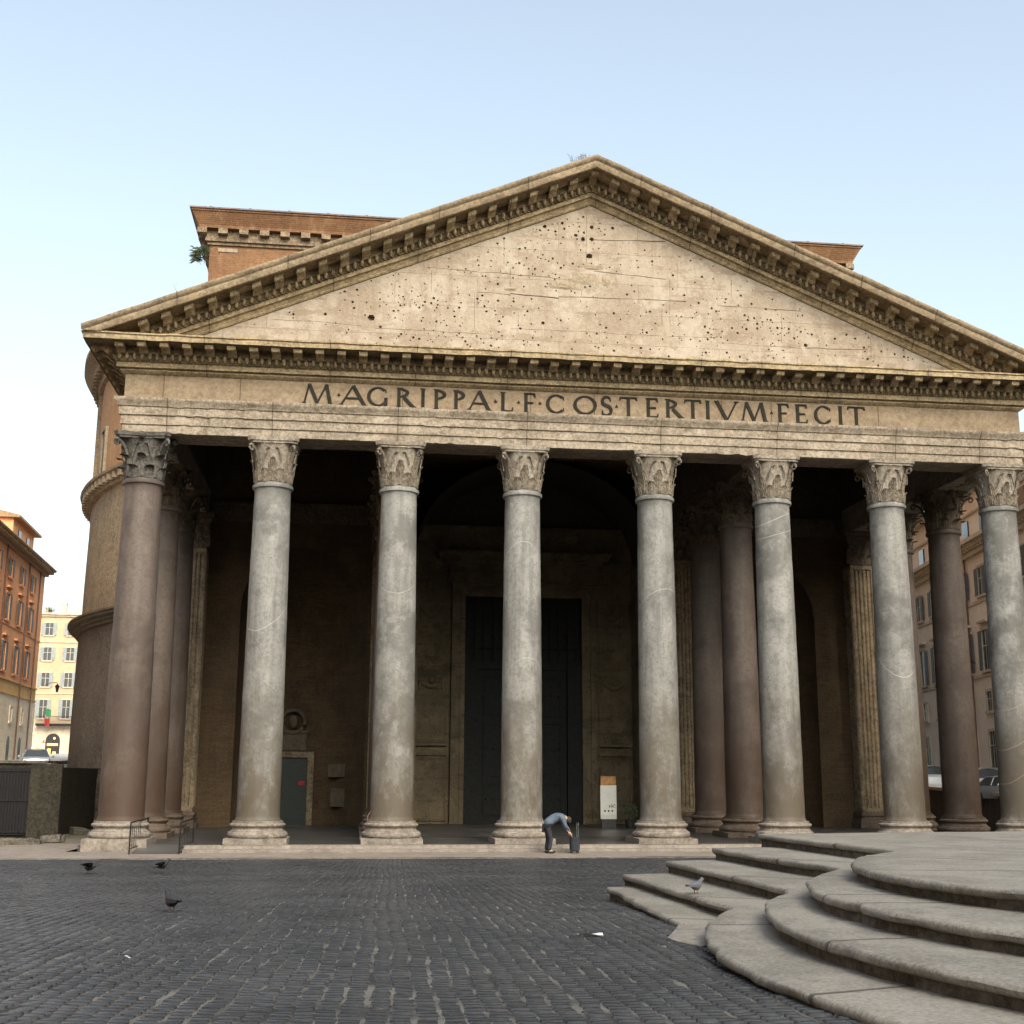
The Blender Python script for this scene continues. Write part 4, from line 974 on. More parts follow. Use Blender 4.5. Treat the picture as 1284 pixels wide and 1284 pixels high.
g = MB(); g.grid(lambda u, v: (-2.6+u*6.4, -.25*noise.noise(Vector((u*9, v*6, 0))), v*(2.9+.4*noise.noise(Vector((u*7, 3, 3))))), 40, 16); g.box(-2.6, 3.8, .12, .8, 0, 2.6); g.build('wall', M['drum_low'], W2, 60)
rd = random.Random(21)
lab = ['flat grey ruin block lying nearest the apron at the left edge', 'squat ruin block by the mossy pillar', 'broken cornice block in front of the ruined wall', 'small round boulder among the ruins', 'dark rubble block below the gate', 'long pale ruin slab lying against the drum', 'tilted ruin fragment near the column plinth', 'small pale chunk of marble on the rubble ground']
sp = [(12, 1062, 1.0, .45, .35), (52, 1045, .9, .5, .55), (78, 1040, .9, .5, .5), (66, 1056, .35, .3, .28), (20, 1040, .8, .5, .6), (85, 1032, 1.0, .4, .28), (98, 1046, .35, .3, .3), (40, 1060, .3, .2, .16)]
for (x, y, a, b, c), lb in zip(sp, lab):
    p = onZ(x, y, -.3); g = MB(); g.box(-a, a, -b, b, 0, c)
    bm = bmesh.new(); me = g.data('ruin_block', M['rubble']); bm.from_mesh(me); bmesh.ops.subdivide_edges(bm, edges=bm.edges, cuts=4, use_grid_fill=True)
    for v in bm.verts: q = v.co+Vector((p.x, p.y, 0)); v.co += Vector((noise.noise(q*1.7), noise.noise(q*1.7+Vector((9, 0, 0))), noise.noise(q*1.7+Vector((0, 9, 0)))*.7))*.16
    bm.to_mesh(me); bm.free(); o = link('ruin_block', me, None, (p.x, p.y, -.36)); o.rotation_euler = (rd.uniform(-.1, .1), rd.uniform(-.1, .1), rd.uniform(-.6, .6))
    tag(o, lb, 'ruin block', 'ruin blocks left of the temple')
W3 = thing('street_wall', 'brown street parapet wall with pale coping seen between the right columns', 'wall', (19, 0, -.4), math.atan(-.165)+0)
g = MB(); g.grid(lambda u, v: (0, -12+u*90, v*(1.45+(u*90-12)*.019+.28)), 40, 4); g.box(.01, .4, -12, 78, 0, 1.3); g.jitter(.03, 1.2); g.build('wall', M['drum_low'], W3)
g = MB(); vs = []
for y in (-12, 78):
    z = 1.45+y*.019+.28; vs += [(-.12, y, z), (.5, y, z), (.5, y, z+.16), (-.12, y, z+.16)]
g.add(vs, [(0,1,2,3), (4,5,6,7), (0,4,7,3), (1,5,6,2), (3,2,6,7), (0,1,5,4)]); g.build('coping', M['trim'], W3)

# ------------------------------------------------------------------ street buildings
def window_parts(b, x, z, w_, h_, kind, sh, frame, hood=True):
    g = MB(); e = .16
    g.box(-w_/2-e, -w_/2, -.09, .02, 0, h_); g.box(w_/2, w_/2+e, -.09, .02, 0, h_); g.box(-w_/2-e, w_/2+e, -.1, .02, h_, h_+e); g.box(-w_/2-e-.08, w_/2+e+.08, -.16, .02, -e, 0)
    if hood: g.box(-w_/2-e-.12, w_/2+e+.12, -.28, .02, h_+.45, h_+.60)
    key = ('w', w_, h_, frame, hood)
    if key not in cache: cache[key] = g.data('window', M[frame])
    wn = link('window', cache[key], b, (x, 0, z))
    k2 = ('p', w_, h_)
    if k2 not in cache:
        g = MB(); g.box(-w_/2, w_/2, -.02, .03, 0, h_); cache[k2] = g.data('pane', M['glass'])
        g = MB(); g.box(-.03, .03, -.035, -.021, 0, h_); g.box(-w_/2, w_/2, -.034, -.021, h_*.6, h_*.6+.05); cache[('m', w_, h_)] = g.data('glazing_bar', M['trim'])
    link('pane', cache[k2], wn); link('glazing_bar', cache[('m', w_, h_)], wn)
    if sh:
        for sd in (-1, 1):
            k3 = ('s', w_, h_, sh, sd)
            if k3 not in cache:
                g = MB(); sw = w_/2; x0 = -w_/2-sw if sd < 0 else w_/2; g.box(x0, x0+sw, -.14, -.10, 0, h_)
                for q in range(int(h_/.16)): g.box(x0+.05, x0+sw-.05, -.155, -.141, .05+q*.16, .13+q*.16)
                cache[k3] = g.data('shutter', M[sh])
            link('shutter', cache[k3], wn)
cache = {}
# left: orange palazzo
k_ = -.051; phi = math.atan2(1, k_)
y0 = 26.0; B1 = thing('orange_palazzo', 'tall orange palazzo with beige ground floors on the left street', 'building', (-33.9+k_*y0, y0, 2.4), phi)
L1 = (76-y0)*math.hypot(1, k_)
g = MB(); g.box(0, L1, 0, 16, 7.6, 18.9); g.build('wall', M['orange'], B1)
g = MB(); g.box(0, L1+.03, -.03, 16, 0, 6.6); 
for k in range(14): g.box(L1-.6-.1*(k % 2), L1+.06, -.07, -.031, .1+k*.45, .45+k*.45)
g.build('ground_floor', M['beige'], B1)
g = MB(); g.box(0, L1+.02, -.02, 16, 6.6, 7.6); g.box(0, L1+.12, -.14, 16, 7.6, 7.75); g.box(0, L1+.1, -.12, 16, 6.5, 6.6); g.build('ochre_band', M['ochre'], B1)
g = MB(); g.box(0, L1+.06, -.06, 16, 12.0, 12.15); g.build('string_course', M['orange'], B1)
g = MB(); g.box(0, L1+.25, -.3, 16, 18.2, 18.45); g.box(0, L1+.55, -.7, 16, 18.45, 18.7); g.box(0, L1+.75, -.85, 16, 18.7, 18.8); g.box(0, L1+.8, -.9, 16, 18.801, 18.9)
for k in range(70): g.box(k*.72, k*.72+.3, -.78, -.7, 18.5, 18.69)
g.build('eave', M['eave'], B1)
g = MB(); g.prism([(-.85, 18.91), (16, 18.99), (8, 21.0)], lambda p, t: (t, p[0], p[1]), 0, L1+.9); g.build('roof', M['tile'], B1)
g = MB(); g.box(L1-9.5, L1-.4, 1.2, 10, 18.99, 21.9); g.build('attic', M['orange'], B1)
g = MB(); g.box(L1-9.9, L1+.1, .6, 10.4, 21.9, 22.1); g.prism([(.6, 22.1), (10.4, 22.1), (5.5, 23.2)], lambda p, t: (t, p[0], p[1]), L1-9.9, L1+.1); g.build('attic_roof', M['eave'], B1)
for k in range(2):
    g = MB(); g.box(L1-3.2-k*3.6-.5, L1-3.2-k*3.6+.5, 1.12, 1.2, 19.7, 21.2); g.build('attic_window', M['glass'], B1)
g = MB(); g.box(4, L1-14, 2.5, 8, 18.99, 20.6); g.prism([(2.2, 20.6), (8.3, 20.6), (5.2, 21.7)], lambda p, t: (t, p[0], p[1]), 3.5, L1-13.5); g.build('roof_loft', M['tile'], B1)
xs = [((Y-y0))*math.hypot(1, k_) for Y in (70.6, 66.0, 61.4, 56.8, 52.2, 47.6, 43, 38.4, 33.8, 29.2)]
for x in xs:
    window_parts(B1, x, 15.9, 1.0, 1.5, 0, 'shutter', 'orange', False)
    window_parts(B1, x, 12.4, 1.1, 2.1, 0, 'shutter', 'orange')
    window_parts(B1, x, 8.3, 1.1, 2.3, 0, 'shutter', 'orange')
    window_parts(B1, x, 4.3, .8, 1.2, 0, None, 'beige', False)
    g = MB(); n = 8; r_ = .5; loop = [(x-r_, .9), (x+r_, .9), (x+r_, 2.6)]+[(x+r_*math.cos(PI*i/n), 2.6+r_*math.sin(PI*i/n)) for i in range(1, n)]+[(x-r_, 2.6)]
    g.prism(loop, lambda p, t: (p[0], t, p[1]), -.06, 0); g.build('arched_window', M['glass'], B1)
for x in (xs[0]-2.3, xs[0]+2.6, xs[2]-2.2, xs[4]-2.2, xs[6]-2.2, xs[8]-2): g = MB(); g.tube([(x, -.15, .1), (x, -.15, 18.2)], .07, 6); g.build('drainpipe', M['pipe'], B1)
# far left: yellow building
B2 = thing('yellow_building', 'pale yellow apartment building with balcony closing the far end of the left street', 'building', (-58, 135, 4.0))
g = MB(); g.box(0, 24, 0, 15, 5.3, 20.3); g.build('wall', M['yellow'], B2)
g = MB(); g.box(0, 24, -.05, 15, 0, 5.3); g.build('ground_floor', M['trim'], B2)
g = MB(); g.box(-.2, 24.2, -.25, 15, 20.0, 20.25); g.box(-.4, 24.4, -.5, 15, 20.26, 20.5); g.box(0, 24, -.12, 0, 16.4, 16.6); g.box(0, 24, -.1, 0, 9.3, 9.45); g.build('eave', M['trim'], B2)
for k in range(7):
    x = 1.0+k*3.05
    for z, h_ in ((17.4, 1.7), (13.9, 1.8), (10.3, 1.9), (6.0, 2.5)): window_parts(B2, x, z, 1.0, h_, 0, 'shutter_pale', 'trim', False)
for x in (4.9, 11.2, 17): g = MB(); g.tube([(x, -.12, 1), (x, -.12, 20)], .06, 6); g.build('drainpipe', M['pipe'], B2)
g = MB(); g.box(6.5, 13, -1.1, -.06, 4.95, 5.25)
for k in range(44): g.box(6.55+k*.148, 6.58+k*.148, -1.08, -1.05, 5.25, 6.2)
g.box(6.5, 13, -1.09, -1.04, 6.2, 6.26); g.build('balcony', M['iron'], B2)
for k, x in enumerate((8.75, 12.4)):
    n = 10; r_ = .95 if k == 0 else 1.0; g = MB(); loop = [(x-r_, .1), (x+r_, .1), (x+r_, 3.0)]+[(x+r_*math.cos(PI*i/n), 3.0+r_*math.sin(PI*i/n)) for i in range(1, n)]+[(x-r_, 3.0)]
    g.prism(loop, lambda p, t: (p[0], t, p[1]), -.1, -.06); dd = g.build('shop_door', M['black'], B2)
    g = MB(); g.box(x-.7, x+.7, -.16, -.11, 2.3, 2.6); g.box(x-.6, x-.2, -.16, -.11, 1.2, 1.9); g.box(x+.1, x+.5, -.16, -.11, .9, 1.5); g.ell((x+.2, -.15, 3.3), (.16, .05, .16), 8, 5); g.build('shop_light', M['glow'], dd)
for k, (x, h_) in enumerate(((5.6, 1.0), (8.0, 1.6), (10.2, .9), (14, 1.3))):
    g = MB(); g.box(x, x+.7, 2, 2.6, 20.5, 20.5+h_); g.box(x-.06, x+.76, 1.94, 2.66, 20.5+h_, 20.62+h_); g.build('chimney', M['trim'], B2)
def bush(name, label, cat, c, r_, n, mt, seed, sx=1, sz=1, leafs=.05):
    rd = random.Random(seed); g = MB()
    for k in range(n):
        d = Vector((rd.gauss(0, 1), rd.gauss(0, 1), rd.gauss(0, 1))).normalized()*r_*rd.random()**.5; p = Vector(c)+Vector((d.x*sx, d.y*sx, d.z*sz))
        t = Vector((rd.gauss(0, 1), rd.gauss(0, 1), rd.gauss(0, 1))).normalized(); b = t.orthogonal().normalized(); g.add([p, p+t*leafs+b*leafs*.5, p+t*leafs*2, p+t*leafs-b*leafs*.5], [(0, 1, 2, 3)])
    return g
B2g = thing('roof_shrub', 'small potted shrubs on the roof terrace of the yellow building', 'plant', (-51.5, 137, 24.5))
g = bush('', '', '', (0, 0, .6), .55, 160, None, 3, 1.3, .8, .1); g.build('foliage', M['leafg'], B2g); g = MB(); g.lathe([(.2, 0), (.3, .35)], 12, caps=True); g.build('pot', M['tile'], B2g)
# right: pink palazzo
k_ = .165; phi = math.atan2(-1, -k_)
ye = 120.0; B3 = thing('pink_palazzo', 'long pink plastered palazzo with stone cornices behind the right columns', 'building', (26+k_*ye, ye, 1.5), phi)
hyp = math.hypot(1, k_); L3 = (ye+6)*hyp
g = MB(); g.box(0, L3, 0, 14, 0, 15.2); g.build('wall', M['pink'], B3)
g = MB(); g.box(0, L3, .4, 13, 15.2, 19.3); g.build('attic', M['pink'], B3)
g = MB(); g.box(0, L3, -.3, 0, 14.9, 15.2); g.box(0, L3, -.55, 0, 15.35, 15.6); g.box(0, L3, -.85, 0, 15.6, 15.85); g.box(0, L3, -.2, 0, 15.2, 15.35)
for k in range(int(L3/.55)): g.box(k*.55, k*.55+.27, -.5, -.2, 15.2, 15.345)
g.box(0, L3, -.08, 0, 11.8, 11.98); g.box(0, L3, -.08, 0, 7.1, 7.28); g.build('cornice', M['trim'], B3)
g = MB(); g.box(0, L3, -.1, .4, 19.3, 19.5); g.box(0, L3, -.4, 13.4, 19.5, 19.75); g.box(0, L3, .25, .4, 17.9, 18.05); g.build('top_cornice', M['trim'], B3)
g = MB(); g.prism([(-.4, 19.75), (13.4, 19.75), (6.5, 21.8)], lambda p, t: (t, p[0], p[1]), 0, L3); g.build('roof', M['tile'], B3)
for k in range(-5, 14):
    x = (ye-(29.3+k*3.42))*hyp
    if x < 1 or x > L3-2: continue
    window_parts(B3, x, 12.25, 1.05, 1.75, 0, 'shutter', 'trim', False)
    window_parts(B3, x, 7.5, 1.15, 2.5, 0, 'shutter', 'trim', True)
    window_parts(B3, x, 4.95, .95, 1.2, 0, None, 'trim', False)
    window_parts(B3, x, 1.5, 1.1, 2.2, 0, None, 'trim', False)
    window_parts(B3, x, 16.1, 1.0, 1.5, 0, 'shutter', 'trim', False).__class__ if False else None
for k in range(-2, 7):
    x = (ye-(32.0+k*6.84))*hyp; g = MB(); g.tube([(x, -.14, .8), (x, -.14, 15)], .065, 6); g.build('drainpipe', M['pipe'], B3)
for k in range(-5, 14):
    x = (ye-(29.3+k*3.42))*hyp; g = MB(); g.box(x-.55, x+.55, .3, .42, 16.0, 17.6); g.build('attic_window', M['glass'], B3)

# the other palazzi round the piazza, beside and behind the camera: they shut out the low sky as in the real square
def palazzo(label, loc, rz, L, H, mt, deep=12):
    b = thing('palazzo', label, 'building', loc, rz)
    g = MB(); g.box(0, L, 0, deep, -2.5, H); g.build('wall', M[mt], b)
    g = MB(); g.box(-.4, L+.4, -.9, deep, H, H+.35); g.box(0, L, -.1, 0, 5.2, 5.45); g.build('cornice', M['trim'], b)
    g = MB(); g.prism([(-.9, H+.36), (deep, H+.36), (deep/2, H+2.6)], lambda p, t: (t, p[0], p[1]), 0, L); g.build('roof', M['tile'], b)
    n = int(L/5.2)
    for k in range(n):
        x = (k+.5)*L/n
        for z, h_ in ((1.0, 2.4), (6.6, 2.5), (11.2, 2.2), (15.3, 1.6)):
            if z+h_ < H-.5: window_parts(b, x, z, 1.15, h_, 0, None, 'trim', z == 6.6)
palazzo('ochre palazzo along the left side of the piazza', (-34, -72, .3), PI/2, 62, 19, 'ochre')
palazzo('pink palazzo along the right side of the piazza', (27, -10, .3), -PI/2, 62, 19, 'pink')
palazzo('yellow palazzo closing the piazza behind the fountain', (27, -74, .3), PI, 61, 20, 'yellow')
# wall lanterns
def lantern(name, label, loc, rz, lit=False):
    t = thing('wall_lantern', label, 'lantern', loc, rz, 'wall lanterns on the street buildings')
    g = MB(); g.tube([(0, 0, 0), (0, -.5, .25), (0, -1.0, .3), (0, -1.1, .15)], .03, 6); g.build('bracket', M['iron'], t)
    g = MB(); g.lathe([(.10, -.55), (.20, -.1)], 6, (0, -1.1)); g.build('lamp_glass', M['lamp_on'] if lit else M['glass'], t)
    g = MB(); g.lathe([(.26, -.1), (.2, 0), (.06, .12), (.03, .2)], 6, (0, -1.1), caps=True); g.lathe([(.12, -.6), (.11, -.55)], 6, (0, -1.1), caps=True); g.build('lamp_cap', M['iron'], t); return t
Yl = 31.6; lantern('', 'black bracket lantern on the pink palazzo seen between the right columns', (26+.165*Yl, Yl, 9.6), math.atan2(-1, -.165))
p = onY(56, 866, 78); lantern('', 'black bracket lantern at the corner of the orange palazzo', (-33-.051*75.5, 75.5, 10.4), math.atan2(1, -.051))
p = onY(56, 935, 134.7); lantern('', 'lit lamp beside the shop entrance of the yellow building', (p.x, 134.8, p.z+.4), 0, True)
# flags over the balcony
for (x, y, mt, lb) in ((57, 905, 'red', 'red flag hanging at the balcony of the yellow building'), (59, 893, 'greenflag', 'green flag hanging above the red one at the yellow building')):
    p = onY(x, y, 133.2); t = thing('flag', lb, 'flag', (p.x, 133.2, p.z-1.0)); g = MB(); g.tube([(0, .7, 0), (0, -.4, 1.9)], .03, 6); g.build('pole', M['trim'], t)
    g = MB(); g.grid(lambda u, v: (-.1+.65*u, -.1-.2*v+.14*math.sin(u*7), 1.5-.95*(1-v)-.15*u), 8, 6); g.build('cloth', M[mt], t, 60)

# ------------------------------------------------------------------ cars
def make_car(mt, label):
    t = thing('parked_car', label, 'car', group='cars parked on the side streets')
    g = MB(); L, W = 2.1, .86
    side = [(-L, .32), (-L, .62), (-L+.08, .86), (-1.15, .98), (.95, .98), (L-.12, .90), (L, .66), (L, .32)]
    n = len(side); 
    for s_ in (0,):
        vs = []
        for (yy, k) in ((-W, .0), (-W+.0, 0), (W, 0)): pass
        rings = [(-W+.10, .95), (-W, .85), (-W, .5), (W, .5), (W, .85), (W-.10, .95)]
    def cross(x, zt, inset):
        return [(x, -W+inset, .28), (x, -W, .45), (x, -W, zt*.72), (x, -W+.06+inset, zt), (x, 0, zt+.03), (x, W-.06-inset, zt), (x, W, zt*.72), (x, W, .45), (x, W-inset, .28)]
    st = [(-2.1, .62, .16), (-2.04, .80, .08), (-1.7, .90, .04), (-1.0, .97, .02), (0, .98, .02), (1.0, .99, .02), (1.8, .98, .04), (2.05, .85, .08), (2.1, .62, .16)]
    g.v = [q for s2 in st for q in cross(*s2)]; m_ = 9
    g.f = [(a*m_+k, a*m_+k+1, (a+1)*m_+k+1, (a+1)*m_+k) for a in range(len(st)-1) for k in range(m_-1)]+[tuple(range(m_))[::-1], tuple((len(st)-1)*m_+k for k in range(m_))]; g.m = [0]*len(g.f)
    body = g.build('body', M[mt], t, 40)
    g = MB(); cb = [(-1.15, .95, .72), (-.5, 1.38, .60), (.3, 1.45, .58), (1.0, 1.40, .58), (1.65, .98, .70)]; g.v = [q for (x, z, w_) in cb for q in ((x, -w_-.02, z), (x, 0, z+.03), (x, w_+.02, z))]
    g.f = [(a*3+k, a*3+k+1, a*3+4+k, a*3+3+k) for a in range(4) for k in range(2)]; g.m = [0]*8
    g2 = MB(); base = [(x, .96) for x, _, _ in cb]
    roof = MB(); roof.grid(lambda u, v: (-.5+1.5*u, (-.58+1.16*v), 1.40+.06*math.sin(PI*v)+.03*math.sin(PI*u)), 6, 6); roof.build('roof', M[mt], t, 60)
    wm = MB(); wm.grid(lambda u, v: (-1.15+.66*v, (-.76+.16*v)*(1-2*u), .95+.45*v), 2, 2); wm.build('windscreen', M['glass'], t)
    wm = MB(); wm.grid(lambda u, v: (1.66-.66*v, (-.76+.16*v)*(1-2*u), .96+.44*v), 2, 2); wm.build('rear_window', M['glass'], t)
    for s_ in (-1, 1):
        wm = MB(); wm.add([(-1.13, s_*.80, .95), (1.64, s_*.80, .97), (.99, s_*.60, 1.40), (-.5, s_*.60, 1.40)], [(0, 1, 2, 3)]); wm.build('side_window', M['glass'], t)
        wm = MB(); wm.tube([(-1.1, s_*.79, .96), (-.5, s_*.60, 1.41), (1.0, s_*.60, 1.41), (1.6, s_*.79, .98)], .035, 5); wm.tube([(.25, s_*.81, .97), (.25, s_*.6, 1.4)], .03, 5); wm.build('pillar', M[mt], t)
        for x in (-1.35, 1.35):
            wm = MB(); wm.lathe([(.10, -.1), (.33, -.1), (.33, .1), (.10, .1)], 20); wm.v = [(x+a, s_*.80+c, .33+b) for a, b, c in wm.v]; w_ = wm.build('wheel', M['rubber'], t)
        wm = MB(); wm.ell((-2.02, s_*.62, .70), (.07, .16, .09), 8, 5); wm.build('headlight', M['paper'], t)
        wm = MB(); wm.ell((2.04, s_*.64, .78), (.05, .12, .1), 8, 5); wm.build('tail_light', M['red'], t)
        wm = MB(); wm.ell((-.75, s_*.98, 1.0), (.06, .1, .08), 8, 5); wm.build('mirror', M[mt], t)
    return t
c1 = make_car('car_silver', 'silver car parked above the mossy wall on the left street'); p = onY(45, 950, 38); c1.location = (p.x, 38, 2.42); c1.rotation_euler = (0, 0, R(104))
c2 = make_car('car_white', 'white car parked left of the brown column, behind the coping'); p = onY(1166, 980, 26); c2.location = (p.x, 26, rzz(26)+.1); c2.rotation_euler = (0, 0, R(78))
c3 = copy_tree(c2); c3['label'] = 'white car parked right of the brown column on the right street'; p = onY(1239, 980, 16); c3.location = (p.x, 16.5, rzz(16)+.05)
c4 = copy_tree(c1); c4['label'] = 'small silver car half hidden by the rightmost front column'; p = onY(1262, 985, 10); c4.location = (p.x+.3, 10.5, rzz(10)-.05); c4.rotation_euler = (0, 0, R(95)); c4.scale = (.85, .85, .85)

# ------------------------------------------------------------------ small things
def railing(x, y0_, y1_, label):
    t = thing('railing', label, 'railing', (x, y0_, -.2), 0, 'short black railings at the porch ramp'); L = y1_-y0_
    for q in (0, L): g = MB(); g.tube([(0, q, -.02), (0, q, .98+.02*q)], .025, 8); g.build('post', M['iron'], t)
    g = MB(); g.tube([(0, 0, .97), (0, L, 1.0)], .022, 6); g.tube([(0, 0, .15), (0, L, .2)], .016, 6)
    for k in range(1, 9): g.tube([(0, L*k/9, .16), (0, L*k/9, .98)], .009, 5)
    g.build('rail', M['iron'], t)
railing(-15.42, -2.6, .9, 'black iron ramp railing directly beside the leftmost column plinth')
railing(-13.87, -2.6, .9, 'black iron ramp railing further right, at the end of the front step')
# information panel
Yp = 12.6; p = onY(763, 1030, Yp)
I = thing('information_stand', 'narrow white information stand on a black foot beside the great door', 'sign stand', (p.x, Yp, 0))
g = MB(); g.box(-.33, .33, -.1, .1, 0, .42); g.build('foot', M['black'], I)
g = MB(); g.box(-.37, .37, -.06, .06, .42, 1.92); pn = g.build('panel', M['white'], I)
g = MB(); g.box(-.35, .35, -.05, .05, 1.93, 2.32); g.build('header', M['amber'], I)
g = MB(); g.box(-.37, .37, -.066, -.061, .42, .62)
g.build('grey_band', M['greyp'], pn)
g = MB()
for k in range(3): g.lathe([(.001, 0), (.045, 0), (.045, .006), (.001, .006)], 12); n_ = 48; g.v[-n_:] = [(a-.17+k*.17, -.061-c, .78+b) for a, b, c in g.v[-n_:]]
g.box(.02, .06, -.066, -.061, .93, 1.03); g.box(.06, .085, -.067, -.061, .97, 1.0)
for (xa, za, ww, hh) in ((.12, .92, .025, .16), (.16, .95, .05, .05), (.16, 1.03, .05, .02), (.23, .92, .022, .16), (.27, .92, .05, .022), (.27, 1.0, .05, .022), (.27, 1.06, .05, .022)): g.box(xa, xa+ww, -.0665, -.061, za, za+hh)
g.build('print', M['black'], pn)
g = MB(); g.tube([(.09*math.cos(a), -.063, 1.45+.12*math.sin(a)) for a in [2*PI*k/18 for k in range(19)]], .006, 4); g.build('emblem', M['greyp'], pn)
# potted plant beside it
p = onY(790, 1036, 12.8); P_ = thing('potted_plant', 'dark potted plant beside the information stand', 'plant', (p.x, 12.8, 0))
g = bush('', '', '', (0, 0, .75), .42, 260, None, 5, 1, .9, .06); g.build('foliage', M['leafg'], P_); g = MB(); g.lathe([(.16, 0), (.24, .4), (.2, .41)], 14, caps=True); g.build('pot', M['black'], P_)
# weeds on the roofs
p = onY(252, 318, YB); t = thing('weed_tuft', 'green weed tuft growing from the brick cornice corner', 'plant', (-BX-.25, YB+.1, p.z))
g = MB(); rd = random.Random(4)
for k in range(170):
    a = rd.uniform(0, 2*PI); l = rd.uniform(.12, .5); q = Vector((rd.uniform(-.35, .05), -.1, rd.uniform(-.4, .25))); d = Vector((math.cos(a)*.7-.4, math.sin(a)*.5-.2, rd.uniform(-.5, .6))).normalized(); b = d.orthogonal()*.009
    g.add([q-b, q+b, q+d*l*.6+b*.6+Vector((0, 0, .04)), q+d*l+Vector((0, 0, -.08))], [(0, 1, 2, 3)])
g.build('foliage', M['leafg'], t)
def twigs(label, loc, n, h_, seed, spread=.5):
    t = thing('dry_weed', label, 'plant', loc); g = MB(); rd = random.Random(seed)
    for k in range(n):
        b0 = Vector((rd.uniform(-spread, spread), rd.uniform(-.1, .2), 0)); d = Vector((rd.uniform(-.5, .5), rd.uniform(-.2, .2), 1)); pts = [b0, b0+d*h_*.4, b0+d*h_*.8+Vector((rd.uniform(-.1, .1), 0, 0))]
        g.tube(pts, [.012, .008, .004], 4)
        for q in range(4): s0 = b0+d*h_*rd.uniform(.2, .8); g.tube([s0, s0+Vector((rd.uniform(-.2, .2), 0, rd.uniform(.05, .2)))*h_], [.006, .003], 3)
    g.build('stem', M['twig'], t); return t
twigs('dry twiggy weeds on the very top of the pediment', (-.45, -1.6, zr(.45)), 26, .6, 1, .4)
twigs('sparse twigs on the roof left of the brick block', (-15.2, -1.2, zr(15.2)), 4, .9, 2, .5)
twigs('low weeds on the ridge right of the apex', (1.2, -1.7, zr(1.2)), 10, .16, 3, .8)
g = MB()
for (x, s_) in ((-1.25, .16), (-.95, .12), (.05, .13), (.95, .14), (1.3, .16), (1.5, .1), (-1.5, .08)): g.ell((x, -1.75, zr(x)+.05), (s_, .12, .08), 7, 5)
g.jitter(.03, 5); g.build('ridge_tile', M['rubble'], T)

# pigeons
def pigeon(label, loc, rz, fly=False, mt='pigeon', pitch=0):
    t = thing('pigeon', label, 'pigeon', loc, rz, 'pigeons on the piazza')
    sec = [(-.20, .045, .010, .008), (-.13, .040, .035, .012), (-.09, .035, .040, .030), (-.03, .025, .055, .058), (.04, .02, .058, .066), (.09, .045, .045, .052), (.12, .085, .028, .032), (.145, .105, .030, .030), (.17, .108, .020, .020), (.19, .100, .007, .006), (.205, .096, .002, .002)]
    g = MB(); n = 10
    for (x, z, ry, rz_) in sec:
        for i in range(n): a = 2*PI*i/n; g.v.append((x, ry*math.cos(a), z+rz_*math.sin(a)+(.085 if not fly else 0)))
    g.f = [(a*n+i, a*n+(i+1) % n, (a+1)*n+(i+1) % n, (a+1)*n+i) for a in range(len(sec)-1) for i in range(n)]+[tuple(range(n))[::-1]]; g.m = [0]*len(g.f)
    g.build('body', M[mt], t, 70)
    for s_ in (-1, 1):
        g = MB()
        if fly: g.grid(lambda u, v: (.06-.13*u-.10*v*(u), s_*(.04+.27*v), .05+.05*v+.02*math.sin(PI*u)), 5, 8)
        else: g.grid(lambda u, v: (.06-.24*u, s_*(.052+.01*math.sin(PI*u)-.02*u), .085+.045-.05*v*(1-.5*u)), 8, 4)
        g.build('wing', M[mt], t, 70)
        if not fly: g = MB(); g.tube([(.01, s_*.025, .085), (.01, s_*.025, 0)], .006, 5); g.tube([(.01, s_*.025, .004), (.04, s_*.025, .004)], .005, 4); g.build('leg', M['pipe'], t)
    return t
p = onZ(215, 1147, .535); b1 = pigeon('dark pigeon standing on the cobbles, the nearest of the birds', (p.x, p.y, gz(p.y)+.0), R(120)); b1.scale = (1.15,)*3
p = onY(203, 1087, -16); b2 = pigeon('dark pigeon flying low in front of the ramp railings', tuple(p), R(20), True); b2.rotation_euler = (0, R(-12), R(15)); b2.scale = (1.1,)*3
p = onY(113, 1089, -16); b3 = pigeon('dark pigeon flying low in front of the leftmost column plinth', tuple(p), R(160), True); b3.rotation_euler = (0, R(8), R(172)); b3.scale = (1.1,)*3
p = onZ(872, 1121, .84); b4 = pigeon('grey pigeon standing on a fountain step', (p.x, p.y, .845), R(35), mt='pigeon_grey'); b4.scale = (.85,)*3
# litter
p = onZ(740, 1176, gz(-31)); g = MB(); g.grid(lambda u, v: (-.13+.26*u, -.03+.06*v, .01+.012*math.sin(u*5)*math.cos(v*4)), 6, 4); o = g.build('paper_scrap', M['paper'], None, 60); o.location = (p.x, p.y, gz(p.y)+.01); tag(o, 'long white scrap of paper lying on the cobbles left of the fountain steps', 'litter')
p = onZ(158, 1217, .6); g = MB(); g.grid(lambda u, v: (-.03+.06*u, -.02+.05*v, .012+.01*math.sin(u*5)), 4, 4); o = g.build('paper_scrap', M['paper'], None, 60); o.location = (p.x, p.y, gz(p.y)+.008); tag(o, 'tiny white scrap on the cobbles near the lower left corner', 'litter')
# cable down the third column
g = MB(); X = CX[2]-.80; g.tube([(X, -.12, -.1), (X-.02, -.12, .9), (X+.09, -.1, 1.1), (X+.11, -.1, 6), (X+.17, -.1, 12.3)], .02, 5); g.build('conduit', M['pipe'], T)

